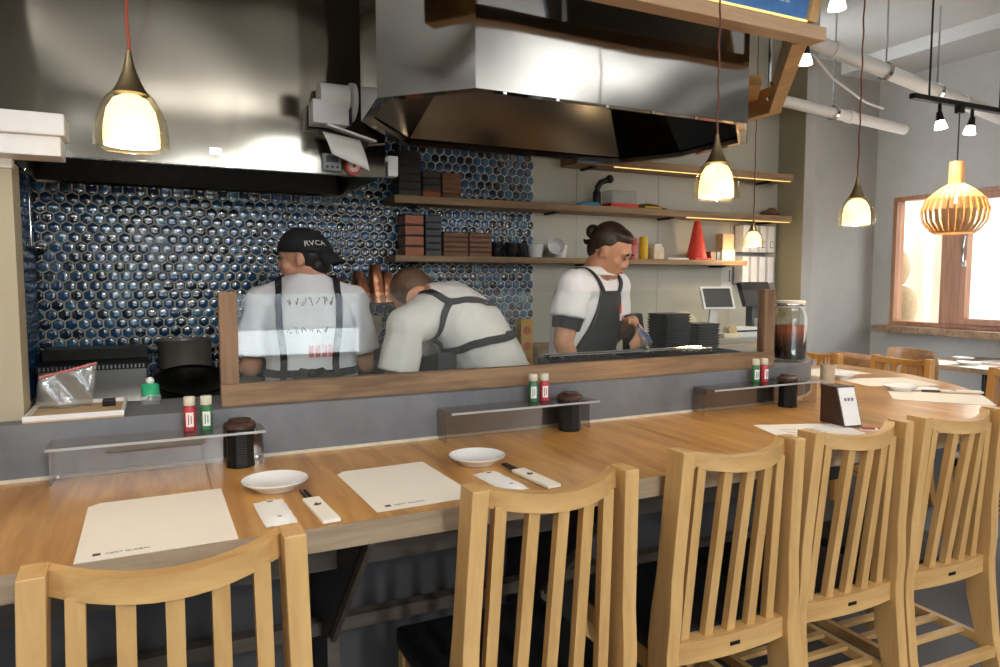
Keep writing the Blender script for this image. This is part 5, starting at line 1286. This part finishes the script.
PL = person('cook in a backward black cap and white shirt, back turned at the stove', (.545, 2.83, 0), fL, tor, lL, hL, armsL,
            [(V((.45, 2.82, 0)), V((.45, 2.85, .47))), (V((.64, 2.83, 0)), V((.64, 2.86, .47)))], 'skin', 'shirt_white', .80)
face_marks(PL); H_ = PL['Hh']; O = PL['O']; R = PL['R']; W_ = PL['W']
g = G(); g.ball(H_(-.03, 0, .012) + O, (.084, .079, .080), 18, 12, R); g.ball(H_(-.058, 0, -.035) + O, (.05, .06, .05), 12, 8, R)
remeshed(g, 'hair', 'hair_black', PL['root'], .006, 3, O)
g = G(); prof = []
Pd = []
for i in range(9):
    a = i / 8 * PI / 2; r = math.cos(a); z = math.sin(a)
    Pd.append([H_(-.014 + .107 * r * math.cos(t), .088 * r * math.sin(t), .014 + .100 * z + (.016 * math.cos(t) * r)) for t in [2 * PI * k / 36 for k in range(36)]])
capo = G().sheet(Pd, 36, 9, True).build('cap', 'cap', PL['root'], smooth=True, thick=.004)
Pb = []
for i in range(5):
    Pb.append([H_(-.014 - (.104 + .045 * i / 4) * math.cos(t) * (1.0 if i == 0 else 1.0) - .0, (.086 - .006 * i / 4) * math.sin(t), .012 - .045 * i / 4 - .02 * (i / 4) * math.sin(t) ** 2) for t in [-.95 + 1.9 * k / 14 for k in range(15)]])
G().sheet(Pb, 15, 5).build('cap_brim', 'cap', capo, smooth=True, thick=.004)
cb_ = bvh_of(capo)
tb_ = H_(-.075, .083, .055)    # wearer's side that faces the room
nrm = (R @ V((-.45, .85, .25))).normalized(); xd = (R @ V((-.85, -.45, 0.0))); yd = R @ V((-.05, 0, 1))
mm = frame_matrix(H_(-.035, .096, .036), xd, yd)
lt = text('cap_lettering', 'RVCA', .036, 'white', capo, mm, .001)
for v in lt.data.vertices:
    loc, nr, i, d = cb_.find_nearest(v.co)
    if loc is not None:
        v.co = loc + nr * (.004 + (.001 if (v.co - loc).dot(nr) > 0 else 0))
for s in (-1, 1):
    ribbon(PL['bvh'], [W_(nk + lL * s * .10 + fL * .03 + V((0, 0, -.0))), W_(nk + lL * s * .115 - fL * .09 + V((0, 0, -.06))), W_(nk + lL * s * .112 - fL * .15 + V((0, 0, -.18))), W_(nk + lL * s * .10 - fL * .16 + V((0, 0, -.33))), W_(nk + lL * s * .10 - fL * .16 + V((0, 0, -.42)))], .027, 'strap', 'strap', PL['root'])
wz = .968
ribbon(PL['bvh'], [V((.545, 2.83, wz)) - O + (fL * math.cos(a) + lL * math.sin(a)) * .2 for a in [PI * .55 + 2.83 * k / 12 for k in range(13)][:9]], .03, 'waist_tie', 'strap', PL['root'])
ribbon(PL['bvh'], [V((.545, 2.83, wz)) - O + (fL * math.cos(a) + lL * math.sin(a)) * .2 for a in [-PI * .55 - 2.83 * k / 12 for k in range(13)][:9]], .03, 'waist_tie', 'strap', PL['root'])
kb = surf(PL, V((.545, 2.83, wz)) - O, -fL, .012)
kn_ = G().ball(kb, (.022, .016, .018), 12, 8).build('bow_knot', 'strap', PL['root'], smooth=True)
for s in (-1, 1):
    G().tube([kb, kb + lL * s * .04 - fL * .02 + V((0, 0, .012)), kb + lL * s * .075 - fL * .01 + V((0, 0, -.006)), kb + lL * s * .03 - fL * .015 + V((0, 0, -.012))], [(.013, .003)] * 4, 6, side=(0, 0, 1)).build('bow_loop', 'strap', PL['root'], smooth=True)
    G().tube([kb, kb + lL * s * .02 - fL * .015 + V((0, 0, -.05)), kb + lL * s * .028 - fL * .01 + V((0, 0, -.10))], [(.012, .003)] * 3, 6, side=lL).build('bow_tail', 'strap', PL['root'], smooth=True)
# hand-written print across the shoulders
random.seed(3)
for ln, (zz_, amp, n) in enumerate(((1.238, .018, 7), (1.13, .013, 6))):
    for k in range(n):
        x0 = -.085 + k * .026; pts = []
        for j in range(5):
            p = V((.545, 2.83, zz_)) + lL * (-(x0 + .016 * j / 4 + random.uniform(-.004, .004))) + V((0, 0, random.uniform(-amp, amp))); pts.append(surf(PL, p - O, -fL, .004))
        G().tube(pts, .0016, 5).build('written_stroke', 'ink', PL['root'])
for k in range(4):
    p = V((.545, 2.83, 1.05)) - lL * (.0 + k * .024); G().box(surf(PL, p - O, -fL, .002), (.018, .004, .045), Matrix.Rotation(math.atan2(lL.y, -lL.x) * -1, 3, 'Z')).build('pink_print', 'pink', PL['root'])
bibL = bib(PL, fL, lL, V((.545, 2.84, 0)), [.5, .62, .74, .86, .92, .98, 1.04, 1.1, 1.16, 1.2], [1.7, 1.7, 1.7, 1.7, 1.6, 1.3, 1.0, .8, .7, .66], 'apron_bib')

# --- bending cook
fB = V((-.75, .66, 0)).normalized()
pel = V((1.27, 2.62, .90)); nk = V((.905, 2.56, 1.245))
sv = [V((-.25, -.95, .1)), V((-.30, -.93, .15)), V((-.38, -.88, -.05)), V((-.42, -.86, -.1)), V((-.42, -.86, -.1))]
tor = [(pel, .165, .13), (V((1.21, 2.60, .99)), .158, .135), (V((1.115, 2.575, 1.11)), .174, .142), (V((1.01, 2.565, 1.205)), .165, .108), (nk, .066, .06)]
sd_ = V((-.42, -.86, -.1)).normalized()
NS = V((.955, 2.565, 1.215)) + sd_ * .165 + V((-.075, .02, -.05)); FS = V((.955, 2.565, 1.215)) - sd_ * .175 + V((0, 0, -.03))
hB = (V((.922, 2.69, 1.258)), V((-.45, .45, -.78)), V((-.75, .3, .6)))
armsB = [(NS, NS + V((-.045, -.005, -.205)), NS + V((-.04, .10, -.36)), V((-.1, .3, -.9)), V((0, .9, .1)), V((-.9, 0, 0)), .6),
         (FS, FS + V((-.06, .02, -.24)), FS + V((-.10, -.02, -.42)), V((-.1, .1, -.9)), V((0, -.9, .1)), V((-.9, 0, 0)), .6)]
PB = person('cook bending over with crossed black straps on a white shirt', (1.27, 2.64, 0), fB, tor, sv, hB, armsB,
            [(V((1.24, 2.56, 0)), V((1.20, 2.57, .47))), (V((1.32, 2.72, 0)), V((1.28, 2.73, .47)))], 'skin2', 'kitchen_cloth', .78, hs=.9)
face_marks(PB); H_ = PB['Hh']; O = PB['O']; R = PB['R']; W_ = PB['W']
g = G(); g.ball(H_(-.022, 0, .022) + O, (.097, .082, .096), 18, 12, R); g.ball(H_(-.06, 0, -.03) + O, (.055, .062, .06), 12, 8, R)
remeshed(g, 'hair', 'hair_brown', PB['root'], .006, 3, O)
LB = lambda L: [V(p) for p in L]
ribbon(PB['bvh'], LB([(-.37, -.10, 1.275), (-.338, -.146, 1.271), (-.292, -.201, 1.235), (-.245, -.214, 1.242), (-.171, -.196, 1.24), (-.126, -.171, 1.228), (-.08, -.10, 1.20)]), .026, 'strap', 'strap', PB['root'])
ribbon(PB['bvh'], LB([(-.288, -.203, 1.235), (-.325, -.213, 1.18), (-.345, -.205, 1.118), (-.34, -.18, 1.05)]), .026, 'strap', 'strap', PB['root'])
ribbon(PB['bvh'], LB([(-.34, -.17, 1.03), (-.27, -.21, 1.055), (-.222, -.236, 1.082), (-.145, -.247, 1.095), (-.08, -.217, 1.098), (-.03, -.15, 1.09)]), .03, 'waist_tie', 'strap', PB['root'])
G().sheet([[(-.335 + .05 * j / 3, -.19 + .3 * i / 6, 1.05 - .01 * i) if k == 0 else (-.30 + .05 * j / 3, -.19 + .3 * i / 6, .80) for i in range(7)] for k in range(2) for j in (0,)], 7, 2).build('apron_bib', 'apron', PB['root'], thick=.006)
G().sheet([[(-.335 + .075 * j / 4, -.192, z) for j in range(5)] for z in (1.05, .93, .80)], 5, 3).build('apron_edge', 'apron', PB['root'], thick=.006)
kb, nr, i_, d_ = PB['bvh'].find_nearest(W_(V((1.235, 2.44, 1.11)))); G().ball(kb + nr * .01, (.03, .014, .014), 12, 8).build('bow_knot', 'strap', PB['root'], smooth=True)
rows = []
for z in (.56, .70, .82, .92, .99):
    row = []
    for j in range(9):
        a = -1.35 + 2.7 * j / 8; c = V((1.22, 2.60, z)); l_ = V((0, 0, 1)).cross(fB); row.append(c + (fB * math.cos(a) + l_ * math.sin(a)) * .20 - O)
    rows.append(row)
G().sheet(rows, 9, 5).build('apron_skirt', 'apron', PB['root'], smooth=True, thick=.006)

# ---- ladle on the tiled side wall
ld = thing('ladle', 'steel ladle hanging on the tiled side wall by the pier', 'ladle', (-.425, 3.25, 1.42))
G().tube([(0, 0, .03), (0, 0, .30), (-.02, 0, .315)], .004, 8).build('handle', 'chrome', ld, smooth=True)
G().sheet([[(.02 + .036 * math.sin(a) * math.cos(t), .036 * math.sin(a) * math.sin(t), .03 - .036 * math.cos(a)) for t in [2 * PI * k / 20 for k in range(20)]] for a in [.05 + 1.5 * i / 6 for i in range(7)]], 20, 7, True).build('bowl', 'chrome', ld, smooth=True, thick=.002)
G().tube([(-.04, 0, .315), (-.01, 0, .315), (-.008, 0, .325)], .003, 6).build('hook', 'chrome', ld)
